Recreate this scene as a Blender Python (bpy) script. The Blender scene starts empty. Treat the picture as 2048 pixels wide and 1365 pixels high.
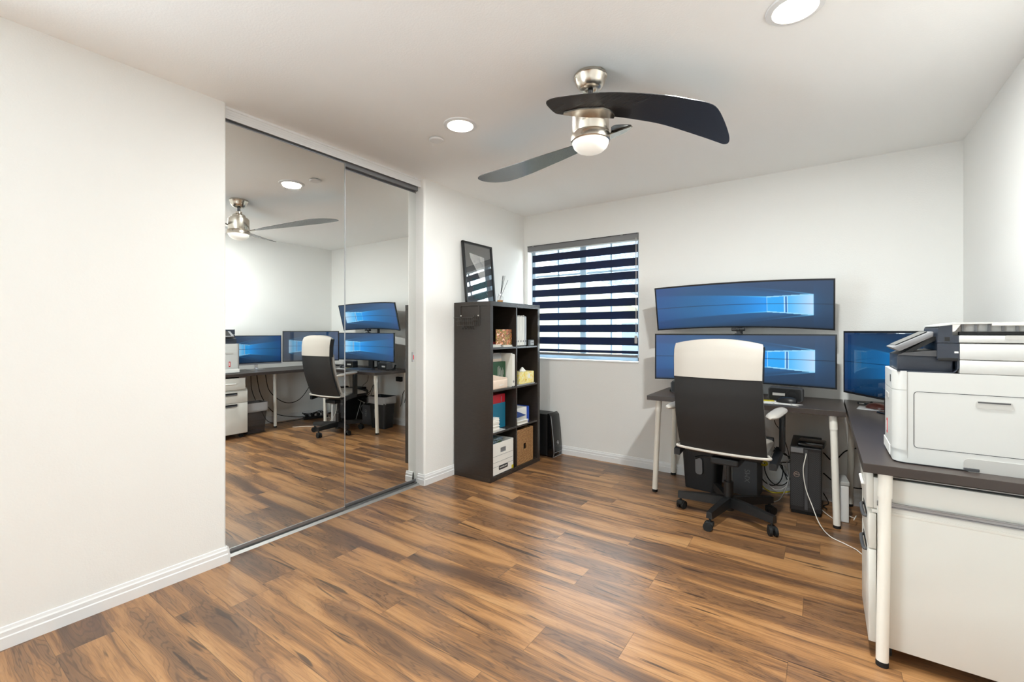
import bpy, bmesh, math, random
from mathutils import Vector, Matrix
random.seed(7)
PI = math.pi
S = bpy.context.scene
COL = S.collection

# ------------------------------------------------------------------ camera
cam_d = bpy.data.cameras.new('camera')
cam = bpy.data.objects.new('camera', cam_d)
COL.objects.link(cam)
cam.location = (0, 0, 1.228)
cam.rotation_euler = (PI / 2, 0, 0.608)
cam_d.sensor_width = 36
cam_d.lens = 894.8 / 2048 * 36
cam_d.shift_y = -0.00977
cam_d.clip_start = 0.02
S.camera = cam

# ------------------------------------------------------------------ view, world, sun, lights
S.view_settings.view_transform = 'Standard'
S.view_settings.look = 'None'
S.view_settings.gamma = 1
S.view_settings.use_curve_mapping = False
EXPO = 1.15
S.view_settings.exposure = EXPO
S.cycles.use_denoising = True
S.cycles.max_bounces = 14
S.cycles.diffuse_bounces = 10
S.cycles.glossy_bounces = 6
S.cycles.transmission_bounces = 8
S.cycles.transparent_max_bounces = 16
S.cycles.sample_clamp_indirect = 6
S.cycles.caustics_reflective = False
S.cycles.caustics_refractive = False

W = bpy.data.worlds.new('sky')
S.world = W
W.use_nodes = True
bg = W.node_tree.nodes['Background']
bg.inputs[0].default_value = (0.80, 0.93, 1.0, 1)
bg.inputs[1].default_value = 7.5

def area(name, loc, size, power, color, rot=(0, 0, 0), shape='DISK', size_y=None, portal=False):
    l = bpy.data.lights.new(name, 'AREA')
    l.shape = shape
    l.size = size
    if size_y:
        l.size_y = size_y
    l.energy = power
    l.color = color
    o = bpy.data.objects.new(name, l)
    o.location = loc
    o.rotation_euler = rot
    COL.objects.link(o)
    if portal:
        l.cycles.is_portal = True
    return o

area('window_portal', (-1.96, 4.12, 1.53), 1.2, 1, (1, 1, 1), (-PI / 2, 0, 0), 'RECTANGLE', 1.2, True)
DOWN = [(-1.75, 1.983), (-0.087, 1.98), (-1.35, -1.1), (-0.087, -1.1)]  # last two are added for extra light, unseen behind the camera
LAMP_W = (11.5, 23, 0.3, 2)
for i, (x, y) in enumerate(DOWN):
    area('downlight_lamp', (x, y, 2.418), 0.13, LAMP_W[i], (.93, .975, .96))
area('added_window_portal', (-2.66, -1.2, 1.3), 1.6, 1, (1, 1, 1), (0, -PI / 2, 0), 'RECTANGLE', 1.9, True)  # portal of the added, unseen side window

# ------------------------------------------------------------------ materials
def lin(c):
    r = []
    for v in c:
        v = v / 255
        r.append(v / 12.92 if v <= .04045 else ((v + .055) / 1.055) ** 2.4)
    return (*r, 1)

def new_mat(name):
    m = bpy.data.materials.new(name)
    m.use_nodes = True
    return m, m.node_tree.nodes, m.node_tree.links, m.node_tree.nodes['Principled BSDF']

def mat(name, col, rough=.5, metal=0, bump=0, bscale=200, coat=0, trans=0, ior=1.45, emit=None, es=0, alpha=1, noise=0, nscale=8, spec=None, stretch=None):
    m, N, L, b = new_mat(name)
    b.inputs['Base Color'].default_value = lin(col)
    b.inputs['Roughness'].default_value = rough
    b.inputs['Metallic'].default_value = metal
    b.inputs['IOR'].default_value = ior
    if spec is not None:
        b.inputs['Specular IOR Level'].default_value = spec
    if coat:
        b.inputs['Coat Weight'].default_value = coat
        b.inputs['Coat Roughness'].default_value = .05
    if trans:
        b.inputs['Transmission Weight'].default_value = trans
    if emit:
        b.inputs['Emission Color'].default_value = lin(emit)
        b.inputs['Emission Strength'].default_value = es
    b.inputs['Alpha'].default_value = alpha
    if bump or noise:
        tc = N.new('ShaderNodeTexCoord')
        mp = N.new('ShaderNodeMapping')
        if stretch:
            mp.inputs['Scale'].default_value = stretch
        L.new(tc.outputs['Object'], mp.inputs[0])
    if bump:
        n = N.new('ShaderNodeTexNoise'); n.inputs['Scale'].default_value = bscale; n.inputs['Detail'].default_value = 3
        L.new(mp.outputs[0], n.inputs['Vector'])
        bp = N.new('ShaderNodeBump'); bp.inputs['Strength'].default_value = bump; bp.inputs['Distance'].default_value = .002
        L.new(n.outputs['Fac'], bp.inputs['Height']); L.new(bp.outputs[0], b.inputs['Normal'])
    if noise:
        n = N.new('ShaderNodeTexNoise'); n.inputs['Scale'].default_value = nscale; n.inputs['Detail'].default_value = 4
        L.new(mp.outputs[0], n.inputs['Vector'])
        mx = N.new('ShaderNodeMix'); mx.data_type = 'RGBA'
        c = lin(col)
        mx.inputs['A'].default_value = tuple(v * (1 - noise) for v in c[:3]) + (1,)
        mx.inputs['B'].default_value = tuple(min(1, v * (1 + noise)) for v in c[:3]) + (1,)
        L.new(n.outputs['Fac'], mx.inputs['Factor']); L.new(mx.outputs['Result'], b.inputs['Base Color'])
    return m

M = {}
M['wall'] = mat('wall_paint', (232, 231, 228), .75, bump=.35, bscale=140, spec=.3)
M['ceiling'] = mat('ceiling_paint', (246, 246, 245), .85, bump=.3, bscale=120, spec=.2)
M['trim'] = mat('trim_paint', (226, 226, 226), .4)
M['espresso'] = mat('espresso_laminate', (48, 42, 38), .27, bump=.05, bscale=60, noise=.25, nscale=20, stretch=(1, 1, 8), spec=.5)
M['espresso_in'] = mat('espresso_inner', (34, 31, 29), .5)
M['desktop'] = mat('desktop_laminate', (60, 52, 48), .36, noise=.2, nscale=10, stretch=(14, 1, 1))
M['desktop2'] = mat('desktop_laminate_long', (60, 52, 48), .36, noise=.2, nscale=10, stretch=(1, 14, 1))
M['white'] = mat('white_plastic', (226, 224, 220), .4)
M['printer'] = mat('printer_shell', (193, 193, 190), .45, bump=.05, bscale=900)
M['cabwhite'] = mat('cabinet_lacquer', (215, 213, 206), .35)
M['legwhite'] = mat('leg_enamel', (232, 228, 218), .3)
M['black'] = mat('black_plastic', (24, 24, 25), .38)
M['gloss'] = mat('gloss_black', (16, 16, 17), .12)
M['rubber'] = mat('rubber_black', (18, 18, 18), .7)
M['slate'] = mat('slate_plastic', (45, 50, 60), .4)
M['gray'] = mat('gray_plastic', (120, 120, 122), .45)
M['lgray'] = mat('light_gray_plastic', (178, 176, 172), .45)
M['dgray'] = mat('dark_gray_plastic', (70, 70, 72), .45)
M['nickel'] = mat('brushed_nickel', (205, 196, 184), .26, metal=1, bump=.04, bscale=60, stretch=(1, 1, 25))
M['chrome'] = mat('chrome', (225, 225, 228), .12, metal=1)
M['alu'] = mat('aluminium', (168, 169, 172), .42, metal=1)
M['track'] = mat('track_metal', (150, 149, 147), .45, metal=.8)
M['wire'] = mat('dark_wire', (58, 54, 50), .35)
M['steel'] = mat('dark_steel', (95, 95, 98), .3, metal=1)
M['blade'] = mat('fan_blade_laminate', (44, 42, 42), .27, noise=.15, nscale=12, stretch=(1, 10, 1))
M['dome'] = mat('frosted_glass_dome', (240, 238, 232), .3, emit=(255, 250, 240), es=.12)  # faint emission brightens the dome, though the fan lamp is off
M['lens'] = mat('lamp_lens', (255, 255, 250), .4, emit=(255, 244, 222), es=14)
M['leatherw'] = mat('white_leather', (184, 177, 168), .45, bump=.15, bscale=300)
M['leatherb'] = mat('black_mesh_fabric', (30, 29, 29), .6, bump=.25, bscale=700)
M['bin'] = mat('bin_plastic', (26, 26, 28), .5)
M['liner'] = mat('clear_bin_liner', (235, 235, 238), .25, alpha=.32, bump=1, bscale=30)
M['glass'] = mat('clear_glass', (255, 255, 255), .0, trans=1, ior=1.45)
M['paper'] = mat('white_paper', (232, 229, 222), .7)
M['cream'] = mat('cream_paper', (226, 205, 186), .7, noise=.08, nscale=30)
M['green'] = mat('green_board', (30, 72, 42), .5)
M['red'] = mat('red_plastic', (176, 22, 40), .4)
M['maroon'] = mat('maroon_cover', (110, 26, 34), .5)
M['teal'] = mat('teal_binder', (20, 110, 140), .45)
M['blue'] = mat('blue_box', (38, 78, 178), .5)
M['navy'] = mat('navy_folder', (36, 66, 130), .5)
M['yellow'] = mat('yellow_folder', (196, 180, 40), .5)
M['yellowc'] = mat('yellow_cable', (190, 170, 30), .45)
M['amber'] = mat('amber_oil', (214, 140, 20), .1, trans=.4)
M['silver'] = mat('silver_card', (168, 170, 172), .35)
M['whitebinder'] = mat('white_binder', (226, 222, 212), .4)
M['clearblue'] = mat('vinyl_frame', (150, 170, 186), .4)
M['print'] = mat('dark_print', (40, 40, 42), .6)
M['printg'] = mat('gray_print', (120, 120, 122), .6)
M['reflab'] = mat('red_label', (200, 30, 40), .5)
M['mouse2'] = mat('brown_red_mouse', (92, 48, 40), .3)

def mirror_mat():
    m, N, L, b = new_mat('mirror_silver')
    b.inputs['Base Color'].default_value = (.90, .915, .90, 1)
    b.inputs['Metallic'].default_value = 1
    b.inputs['Roughness'].default_value = 0
    return m
M['mirror'] = mirror_mat()

class G:
    """small helper for node graphs"""
    def __init__(s, m):
        s.N, s.L = m.node_tree.nodes, m.node_tree.links
    def put(s, sock, v):
        if hasattr(v, 'is_output') or hasattr(v, 'links'):
            s.L.new(v, sock)
        else:
            sock.default_value = v
    def math(s, op, a, b=None, c=None, clamp=False):
        n = s.N.new('ShaderNodeMath'); n.operation = op; n.use_clamp = clamp
        for i, v in enumerate((a, b, c)):
            if v is not None:
                s.put(n.inputs[i], v)
        return n.outputs[0]
    def noise(s, vec, scale, detail=2, rough=.5, dist=0, fac=True, dim='3D', w=None):
        n = s.N.new('ShaderNodeTexNoise'); n.noise_dimensions = dim
        s.put(n.inputs['Vector'], vec)
        n.inputs['Scale'].default_value = scale; n.inputs['Detail'].default_value = detail
        n.inputs['Roughness'].default_value = rough; n.inputs['Distortion'].default_value = dist
        if w is not None: s.put(n.inputs['W'], w)
        return n.outputs['Fac'] if fac else n.outputs['Color']
    def comb(s, x, y, z=0.0):
        n = s.N.new('ShaderNodeCombineXYZ')
        for i, v in enumerate((x, y, z)): s.put(n.inputs[i], v)
        return n.outputs[0]
    def sep(s, v):
        n = s.N.new('ShaderNodeSeparateXYZ'); s.put(n.inputs[0], v); return n.outputs
    def ramp(s, f, stops):
        n = s.N.new('ShaderNodeValToRGB'); e = n.color_ramp.elements
        while len(e) < len(stops): e.new(.5)
        for k, (p, c) in enumerate(stops):
            e[k].position = p; e[k].color = c if len(c) == 4 else (*c, 1)
        s.put(n.inputs[0], f); return n.outputs[0]
    def mix(s, f, a, b, mode='MIX'):
        n = s.N.new('ShaderNodeMix'); n.data_type = 'RGBA'; n.blend_type = mode
        s.put(n.inputs['Factor'], f); s.put(n.inputs['A'], a); s.put(n.inputs['B'], b)
        return n.outputs['Result']
    def sstep(s, v, a, b):
        n = s.N.new('ShaderNodeMapRange'); n.interpolation_type = 'SMOOTHSTEP'
        s.put(n.inputs[0], v); n.inputs[1].default_value = a; n.inputs[2].default_value = b
        return n.outputs[0]

def floor_mat():
    m, N, L, b = new_mat('walnut_planks')
    g = G(m)
    uv = N.new('ShaderNodeUVMap'); uv.uv_map = 'plank'
    ed = N.new('ShaderNodeUVMap'); ed.uv_map = 'edge'
    u = g.sep(uv.outputs[0]); x, y = u[0], u[1]
    # gentle wandering of the grain
    wob = g.noise(g.comb(g.math('MULTIPLY', x, 1.6), g.math('MULTIPLY', y, 5)), 1.0, 1.5)
    # heartwood body: long lens shaped patches
    n1 = g.noise(g.comb(g.math('MULTIPLY', x, .80), g.math('MULTIPLY', g.math('ADD', y, g.math('MULTIPLY', wob, .08)), 8.0)), 1.25, 3.0, .55, .3)
    # rings / cathedral figure from the same field
    fine = g.noise(g.comb(g.math('MULTIPLY', x, 3.0), g.math('MULTIPLY', y, 85)), 1.0, 3, .6)
    fine2 = g.noise(g.comb(g.math('MULTIPLY', x, 7.0), g.math('MULTIPLY', y, 260)), 1.0, 2, .6)
    ring = g.math('SINE', g.math('ADD', g.math('MULTIPLY', n1, 150), g.math('MULTIPLY', fine, 5)))
    ringm = g.sstep(ring, .35, 1.0)
    f = g.math('ADD', n1, g.math('MULTIPLY', g.math('SUBTRACT', fine, .5), .26))
    col = g.ramp(f, [(.29, lin((174, 131, 87))), (.43, lin((158, 114, 72))), (.50, lin((130, 91, 57))), (.555, lin((110, 79, 54))), (.65, lin((90, 64, 46))), (.79, lin((72, 52, 38)))])
    # per plank warmth
    tone = g.noise(g.comb(g.math('FLOOR', g.math('DIVIDE', x, 7.0)), g.math('FLOOR', g.math('DIVIDE', y, 3.0))), 7.13, 0)
    col = g.mix(g.sstep(tone, .35, .65), col, g.mix(.18, col, lin((188, 136, 86))), 'MIX')
    col = g.mix(g.math('MULTIPLY', ringm, g.math('MULTIPLY_ADD', g.sstep(n1, .44, .56), .42, .12)), col, lin((62, 42, 31)))
    col = g.mix(g.math('MULTIPLY', g.sstep(fine2, .50, .72), .42), col, lin((88, 60, 42)))
    # dark mineral streaks and small knots
    st = g.noise(g.comb(g.math('MULTIPLY', x, 2.4), g.math('MULTIPLY', g.math('ADD', y, g.math('MULTIPLY', wob, .10)), 32)), 1.0, 2, .5, .3)
    col = g.mix(g.math('MULTIPLY', g.sstep(st, .635, .70), .8), col, lin((44, 32, 26)))
    vo = N.new('ShaderNodeTexVoronoi'); vo.inputs['Scale'].default_value = 1.0
    L.new(g.comb(g.math('MULTIPLY', x, 1.7), g.math('MULTIPLY', y, 4.2)), vo.inputs['Vector'])
    kd = g.math('ADD', vo.outputs['Distance'], g.math('MULTIPLY', g.math('SUBTRACT', wob, .5), .25))
    kr = g.math('SINE', g.math('MULTIPLY', kd, 95))
    km = g.math('SUBTRACT', 1.0, g.sstep(kd, .10, .27))
    kg = g.sstep(g.noise(vo.outputs['Position'], 3.3, 0), .57, .60)
    km = g.math('MULTIPLY', km, kg)
    col = g.mix(g.math('MULTIPLY', km, .5), col, lin((104, 74, 56)))
    col = g.mix(g.math('MULTIPLY', km, g.math('MULTIPLY', g.sstep(kr, .3, 1), .4)), col, lin((66, 46, 36)))
    # joints
    e = g.sep(ed.outputs[0])
    dmin = g.math('MINIMUM', g.math('MINIMUM', e[0], e[1]), g.math('MINIMUM', e[2], 9.0)) if False else g.math('MINIMUM', e[0], e[1])
    gap = g.sstep(dmin, .0004, .0016)
    col = g.mix(g.math('MULTIPLY', g.math('SUBTRACT', 1.0, gap), .55), col, lin((50, 36, 28)))
    L.new(col, b.inputs['Base Color'])
    rg = g.math('MULTIPLY_ADD', fine, .12, .26)
    L.new(rg, b.inputs['Roughness'])
    b.inputs['Specular IOR Level'].default_value = .75
    bp = N.new('ShaderNodeBump'); bp.inputs['Strength'].default_value = .25; bp.inputs['Distance'].default_value = .001
    L.new(g.math('ADD', g.math('MULTIPLY', fine, .5), gap), bp.inputs['Height']); L.new(bp.outputs[0], b.inputs['Normal'])
    return m
M['floor'] = floor_mat()

def basket_mat():
    m, N, L, b = new_mat('seagrass_weave')
    g = G(m)
    tc = N.new('ShaderNodeTexCoord')
    o = g.sep(tc.outputs['Object'])
    w = N.new('ShaderNodeTexWave'); w.inputs['Scale'].default_value = 30; w.inputs['Distortion'].default_value = 2; w.inputs['Detail'].default_value = 2
    # the weave turns into four triangles around the hand hole
    ay = g.math('ABSOLUTE', o[1]); az = g.math('ABSOLUTE', g.math('SUBTRACT', o[2], .155))
    r = g.math('MAXIMUM', ay, az)
    L.new(g.comb(r, 0.0, 0.0), w.inputs['Vector'])
    n = g.noise(tc.outputs['Object'], 110, 3)
    c = g.ramp(g.math('ADD', g.math('MULTIPLY', w.outputs['Fac'], .35), g.math('MULTIPLY', n, .6)), [(.25, lin((112, 74, 42))), (.5, lin((168, 122, 74))), (.8, lin((212, 170, 116)))])
    L.new(c, b.inputs['Base Color']); b.inputs['Roughness'].default_value = .8
    bp = N.new('ShaderNodeBump'); bp.inputs['Strength'].default_value = .8; bp.inputs['Distance'].default_value = .004
    L.new(g.math('ADD', w.outputs['Fac'], n), bp.inputs['Height']); L.new(bp.outputs[0], b.inputs['Normal'])
    return m
M['basket'] = basket_mat()

def colour_patch_mat(name, stops, scale, detail=3, stretch=(1, 1, 1), rough=.5):
    m, N, L, b = new_mat(name)
    g = G(m)
    tc = N.new('ShaderNodeTexCoord'); mp = N.new('ShaderNodeMapping'); mp.inputs['Scale'].default_value = stretch
    L.new(tc.outputs['Object'], mp.inputs[0])
    L.new(g.ramp(g.noise(mp.outputs[0], scale, detail, .6, 1.0), stops), b.inputs['Base Color'])
    b.inputs['Roughness'].default_value = rough
    return m
M['photo'] = colour_patch_mat('colourful_card', [(.3, lin((60, 90, 40))), (.42, lin((190, 150, 60))), (.48, lin((30, 25, 20))), (.56, lin((220, 120, 50))), (.64, lin((240, 225, 200))), (.75, lin((90, 130, 50)))], 30)
M['tissuebox'] = colour_patch_mat('yellow_flower_print', [(.34, lin((236, 232, 200))), (.46, lin((238, 214, 70))), (.55, lin((240, 236, 210))), (.62, lin((238, 190, 50))), (.72, lin((190, 200, 90)))], 22, 2, (1, 2, .8))
M['art'] = colour_patch_mat('muted_artwork', [(.35, lin((226, 224, 220))), (.5, lin((210, 208, 206))), (.6, lin((190, 190, 192))), (.7, lin((150, 150, 155)))], 9, 3)
M['artlow'] = colour_patch_mat('teal_artwork', [(.35, lin((26, 44, 52))), (.5, lin((40, 92, 96))), (.6, lin((24, 60, 58))), (.7, lin((90, 120, 126)))], 12, 3)
M['magazine'] = colour_patch_mat('magazine_print', [(.35, lin((60, 84, 110))), (.48, lin((150, 165, 170))), (.55, lin((40, 50, 56))), (.7, lin((120, 140, 90)))], 30, 2)

def siding_mat():
    m, N, L, b = new_mat('cream_siding')
    g = G(m); tc = N.new('ShaderNodeTexCoord'); o = g.sep(tc.outputs['Object'])
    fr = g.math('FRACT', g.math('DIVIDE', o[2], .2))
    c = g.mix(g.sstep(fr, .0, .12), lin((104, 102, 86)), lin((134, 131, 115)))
    n = g.noise(tc.outputs['Object'], 20, 4)
    c = g.mix(g.math('MULTIPLY', n, .3), c, lin((122, 116, 96)))
    L.new(c, b.inputs['Base Color']); b.inputs['Roughness'].default_value = .8
    return m
M['siding'] = siding_mat()
def shingle_mat():
    m, N, L, b = new_mat('grey_shingles')
    g = G(m); tc = N.new('ShaderNodeTexCoord'); br = N.new('ShaderNodeTexBrick')
    br.inputs['Scale'].default_value = 3.2; br.inputs['Color1'].default_value = lin((82, 90, 104)); br.inputs['Color2'].default_value = lin((62, 70, 84)); br.inputs['Mortar'].default_value = lin((38, 44, 54))
    br.inputs['Mortar Size'].default_value = .03
    L.new(tc.outputs['Object'], br.inputs['Vector']); L.new(br.outputs['Color'], b.inputs['Base Color']); b.inputs['Roughness'].default_value = .8
    return m
M['shingle'] = shingle_mat()
M['leaf'] = colour_patch_mat('foliage', [(.35, lin((34, 52, 24))), (.5, lin((70, 88, 42))), (.7, lin((104, 118, 66)))], 6)
M['bark'] = mat('bark', (80, 66, 52), .9)
M['fascia'] = mat('white_fascia', (176, 174, 168), .5)
M['soil'] = mat('side_yard_ground', (160, 150, 136), .9)
M['extglass'] = mat('blue_window_glass', (66, 86, 104), .15)

def sheer_mat():
    m, N, L, b = new_mat('sheer_fabric')
    b.inputs['Base Color'].default_value = lin((200, 214, 222)); b.inputs['Roughness'].default_value = .8
    b.inputs['Alpha'].default_value = .16
    return m
M['sheer'] = sheer_mat()
def band_mat():
    m, N, L, b = new_mat('dark_blind_fabric')
    b.inputs['Base Color'].default_value = lin((30, 34, 40)); b.inputs['Roughness'].default_value = .75
    tr = N.new('ShaderNodeBsdfTranslucent'); tr.inputs[0].default_value = lin((30, 84, 128))
    mx = N.new('ShaderNodeMixShader'); mx.inputs[0].default_value = .38
    out = [n for n in N if n.type == 'OUTPUT_MATERIAL'][0]
    L.new(b.outputs[0], mx.inputs[1]); L.new(tr.outputs[0], mx.inputs[2]); L.new(mx.outputs[0], out.inputs[0])
    return m
M['band'] = band_mat()

# ------------------------------------------------------------------ mesh helpers
def B():
    return bmesh.new()

def obj(name, bm, m, parent=None, smooth=False, loc=None, rot=None, mats=None):
    me = bpy.data.meshes.new(name)
    bmesh.ops.recalc_face_normals(bm, faces=bm.faces)
    bm.to_mesh(me); bm.free()
    for k in (mats or [m]):
        me.materials.append(M[k] if isinstance(k, str) else k)
    if smooth:
        for p in me.polygons: p.use_smooth = True
        me.set_sharp_from_angle(angle=math.radians(38))
    o = bpy.data.objects.new(name, me)
    COL.objects.link(o)
    if parent: o.parent = parent
    if loc: o.location = loc
    if rot: o.rotation_euler = rot
    return o

def props(o, label=None, cat=None, group=None, kind=None):
    if label: o['label'] = label
    if cat: o['category'] = cat
    if group: o['group'] = group
    if kind: o['kind'] = kind
    return o

def thing(name, label, cat, loc=(0, 0, 0), rz=0, group=None):
    o = bpy.data.objects.new(name, None)
    o.empty_display_size = .05
    COL.objects.link(o); o.location = loc; o.rotation_euler = (0, 0, rz)
    return props(o, label, cat, group)

def box(bm, x0, x1, y0, y1, z0, z1, bev=0, seg=2, mi=0, mtx=None):
    r = bmesh.ops.create_cube(bm, size=1)
    vs = r['verts']
    bmesh.ops.scale(bm, vec=(abs(x1 - x0), abs(y1 - y0), abs(z1 - z0)), verts=vs)
    bmesh.ops.translate(bm, vec=((x0 + x1) / 2, (y0 + y1) / 2, (z0 + z1) / 2), verts=vs)
    fs = list({f for v in vs for f in v.link_faces})
    if bev:
        es = list({e for v in vs for e in v.link_edges})
        rr = bmesh.ops.bevel(bm, geom=es, offset=bev, segments=seg, affect='EDGES', profile=.5)
        vs = list({v for f in rr['faces'] for v in f.verts} | {v for v in vs if v.is_valid})
        fs = list({f for v in vs for f in v.link_faces})
    for f in fs: f.material_index = mi
    if mtx is not None:
        bmesh.ops.transform(bm, matrix=mtx, verts=vs)
    return vs

def cyl(bm, p0, p1, r0, r1=None, seg=24, caps=True, mi=0):
    p0, p1 = Vector(p0), Vector(p1)
    r1 = r0 if r1 is None else r1
    d = p1 - p0
    q = d.to_track_quat('Z', 'Y').to_matrix().to_4x4()
    r = bmesh.ops.create_cone(bm, cap_ends=caps, segments=seg, radius1=r0, radius2=r1, depth=d.length, matrix=Matrix.Translation((p0 + p1) / 2) @ q)
    for f in {f for v in r['verts'] for f in v.link_faces}: f.material_index = mi
    return r['verts']

def lathe(bm, prof, c=(0, 0, 0), seg=40, mi=0):
    """prof: list of (radius, z)"""
    rings = []
    for r, z in prof:
        if r < 1e-6:
            rings.append([bm.verts.new((c[0], c[1], c[2] + z))])
        else:
            rings.append([bm.verts.new((c[0] + r * math.cos(2 * PI * k / seg), c[1] + r * math.sin(2 * PI * k / seg), c[2] + z)) for k in range(seg)])
    for a, b_ in zip(rings, rings[1:]):
        for k in range(seg):
            k2 = (k + 1) % seg
            if len(a) == 1 and len(b_) == 1: continue
            if len(a) == 1: f = bm.faces.new((a[0], b_[k], b_[k2]))
            elif len(b_) == 1: f = bm.faces.new((a[k], b_[0], a[k2]))
            else: f = bm.faces.new((a[k], b_[k], b_[k2], a[k2]))
            f.material_index = mi

def prism(bm, pts, a0, a1, axis='y', mi=0, bev=0):
    """extrude an outline: axis y -> pts are (x,z); axis x -> (y,z); axis z -> (x,y)"""
    def P(p, a):
        return {'y': (p[0], a, p[1]), 'x': (a, p[0], p[1]), 'z': (p[0], p[1], a)}[axis]
    v0 = [bm.verts.new(P(p, a0)) for p in pts]; v1 = [bm.verts.new(P(p, a1)) for p in pts]
    fs = [bm.faces.new(v0), bm.faces.new(v1[::-1])]
    n = len(pts)
    for k in range(n):
        fs.append(bm.faces.new((v0[k], v0[(k + 1) % n], v1[(k + 1) % n], v1[k])))
    for f in fs: f.material_index = mi
    if bev:
        es = list({e for v in v0 + v1 for e in v.link_edges})
        bmesh.ops.recalc_face_normals(bm, faces=fs)
        bmesh.ops.bevel(bm, geom=es, offset=bev, segments=2, affect='EDGES', profile=.5)
    return v0 + v1

def smooth_path(pts, n=8):
    P = [Vector(p) for p in pts]
    if len(P) < 3: return P
    out = []
    for i in range(len(P) - 1):
        p0 = P[i - 1] if i > 0 else P[i] * 2 - P[i + 1]
        p1, p2 = P[i], P[i + 1]
        p3 = P[i + 2] if i + 2 < len(P) else P[i + 1] * 2 - P[i]
        for k in range(n):
            t = k / n
            out.append(.5 * ((2 * p1) + (p2 - p0) * t + (2 * p0 - 5 * p1 + 4 * p2 - p3) * t * t + (3 * p1 - p0 - 3 * p2 + p3) * t ** 3))
    out.append(P[-1])
    return out

def tube(bm, pts, r, seg=8, smooth=True, n=8, closed=False, mi=0):
    P = smooth_path(pts, n) if smooth else [Vector(p) for p in pts]
    rings = []
    up = Vector((0, 0, 1))
    prev = None
    for i, p in enumerate(P):
        if closed: t = (P[(i + 1) % len(P)] - P[i - 1]).normalized()
        else: t = (P[min(i + 1, len(P) - 1)] - P[max(i - 1, 0)]).normalized()
        if prev is None:
            a = up if abs(t.z) < .9 else Vector((1, 0, 0))
            u = t.cross(a).normalized()
        else:
            u = (prev - t * prev.dot(t)).normalized()
        prev = u
        w = t.cross(u)
        rr = r(i / (len(P) - 1)) if callable(r) else r
        rings.append([bm.verts.new(p + (u * math.cos(2 * PI * k / seg) + w * math.sin(2 * PI * k / seg)) * rr) for k in range(seg)])
    m_ = len(rings)
    for i in range(m_ if closed else m_ - 1):
        a, b_ = rings[i], rings[(i + 1) % m_]
        for k in range(seg):
            f = bm.faces.new((a[k], a[(k + 1) % seg], b_[(k + 1) % seg], b_[k])); f.material_index = mi
    if not closed:
        bm.faces.new(rings[0][::-1]).material_index = mi; bm.faces.new(rings[-1]).material_index = mi

def grid(bm, rows, closed=False, mi=0):
    V = [[bm.verts.new(p) for p in r] for r in rows]
    for a, b_ in zip(V, V[1:]):
        n = len(a)
        for k in range(n if closed else n - 1):
            f = bm.faces.new((a[k], a[(k + 1) % n], b_[(k + 1) % n], b_[k])); f.material_index = mi
    return V

def rrect(w, h, r, n=5, cx=0, cy=0):
    pts = []
    for sx, sy, a0 in ((1, 1, 0), (-1, 1, 90), (-1, -1, 180), (1, -1, 270)):
        for k in range(n + 1):
            a = math.radians(a0 + 90 * k / n)
            pts.append((cx + sx * (w / 2 - r) + r * math.cos(a), cy + sy * (h / 2 - r) + r * math.sin(a)))
    return pts

def text_bm(s, size, depth=.0004):
    cu = bpy.data.curves.new('lettering', 'FONT'); cu.body = s; cu.size = size; cu.extrude = depth
    cu.align_x = 'CENTER'; cu.align_y = 'CENTER'
    o = bpy.data.objects.new('lettering', cu); COL.objects.link(o)
    dg = bpy.context.evaluated_depsgraph_get()
    me = bpy.data.meshes.new_from_object(o.evaluated_get(dg))
    bm = B(); bm.from_mesh(me)
    bpy.data.objects.remove(o); bpy.data.curves.remove(cu); bpy.data.meshes.remove(me)
    return bm

def basis(origin, xdir, ydir):
    x = Vector(xdir).normalized(); y = Vector(ydir).normalized(); z = x.cross(y).normalized()
    m = Matrix((x, y, z)).transposed().to_4x4()
    m.translation = Vector(origin)
    return m

def copy_tree(o, parent=None):
    c = o.copy(); COL.objects.link(c); c.parent = parent
    for ch in [k for k in bpy.data.objects if k.parent == o]: copy_tree(ch, c)
    return c

# ------------------------------------------------------------------ room shell
XL, XR, YB, YF, H = -2.602, .7287, 3.966, -2.4, 2.44
Y1, Y2 = 1.085, 2.52          # closet opening
XC = -2.79                    # back of the sliding doors' recess
def struct(name, bm, m, parent=None, smooth=False, mats=None):
    o = obj(name, bm, m, parent, smooth, mats=mats)
    if parent is None: o['kind'] = 'structure'
    return o

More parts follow.
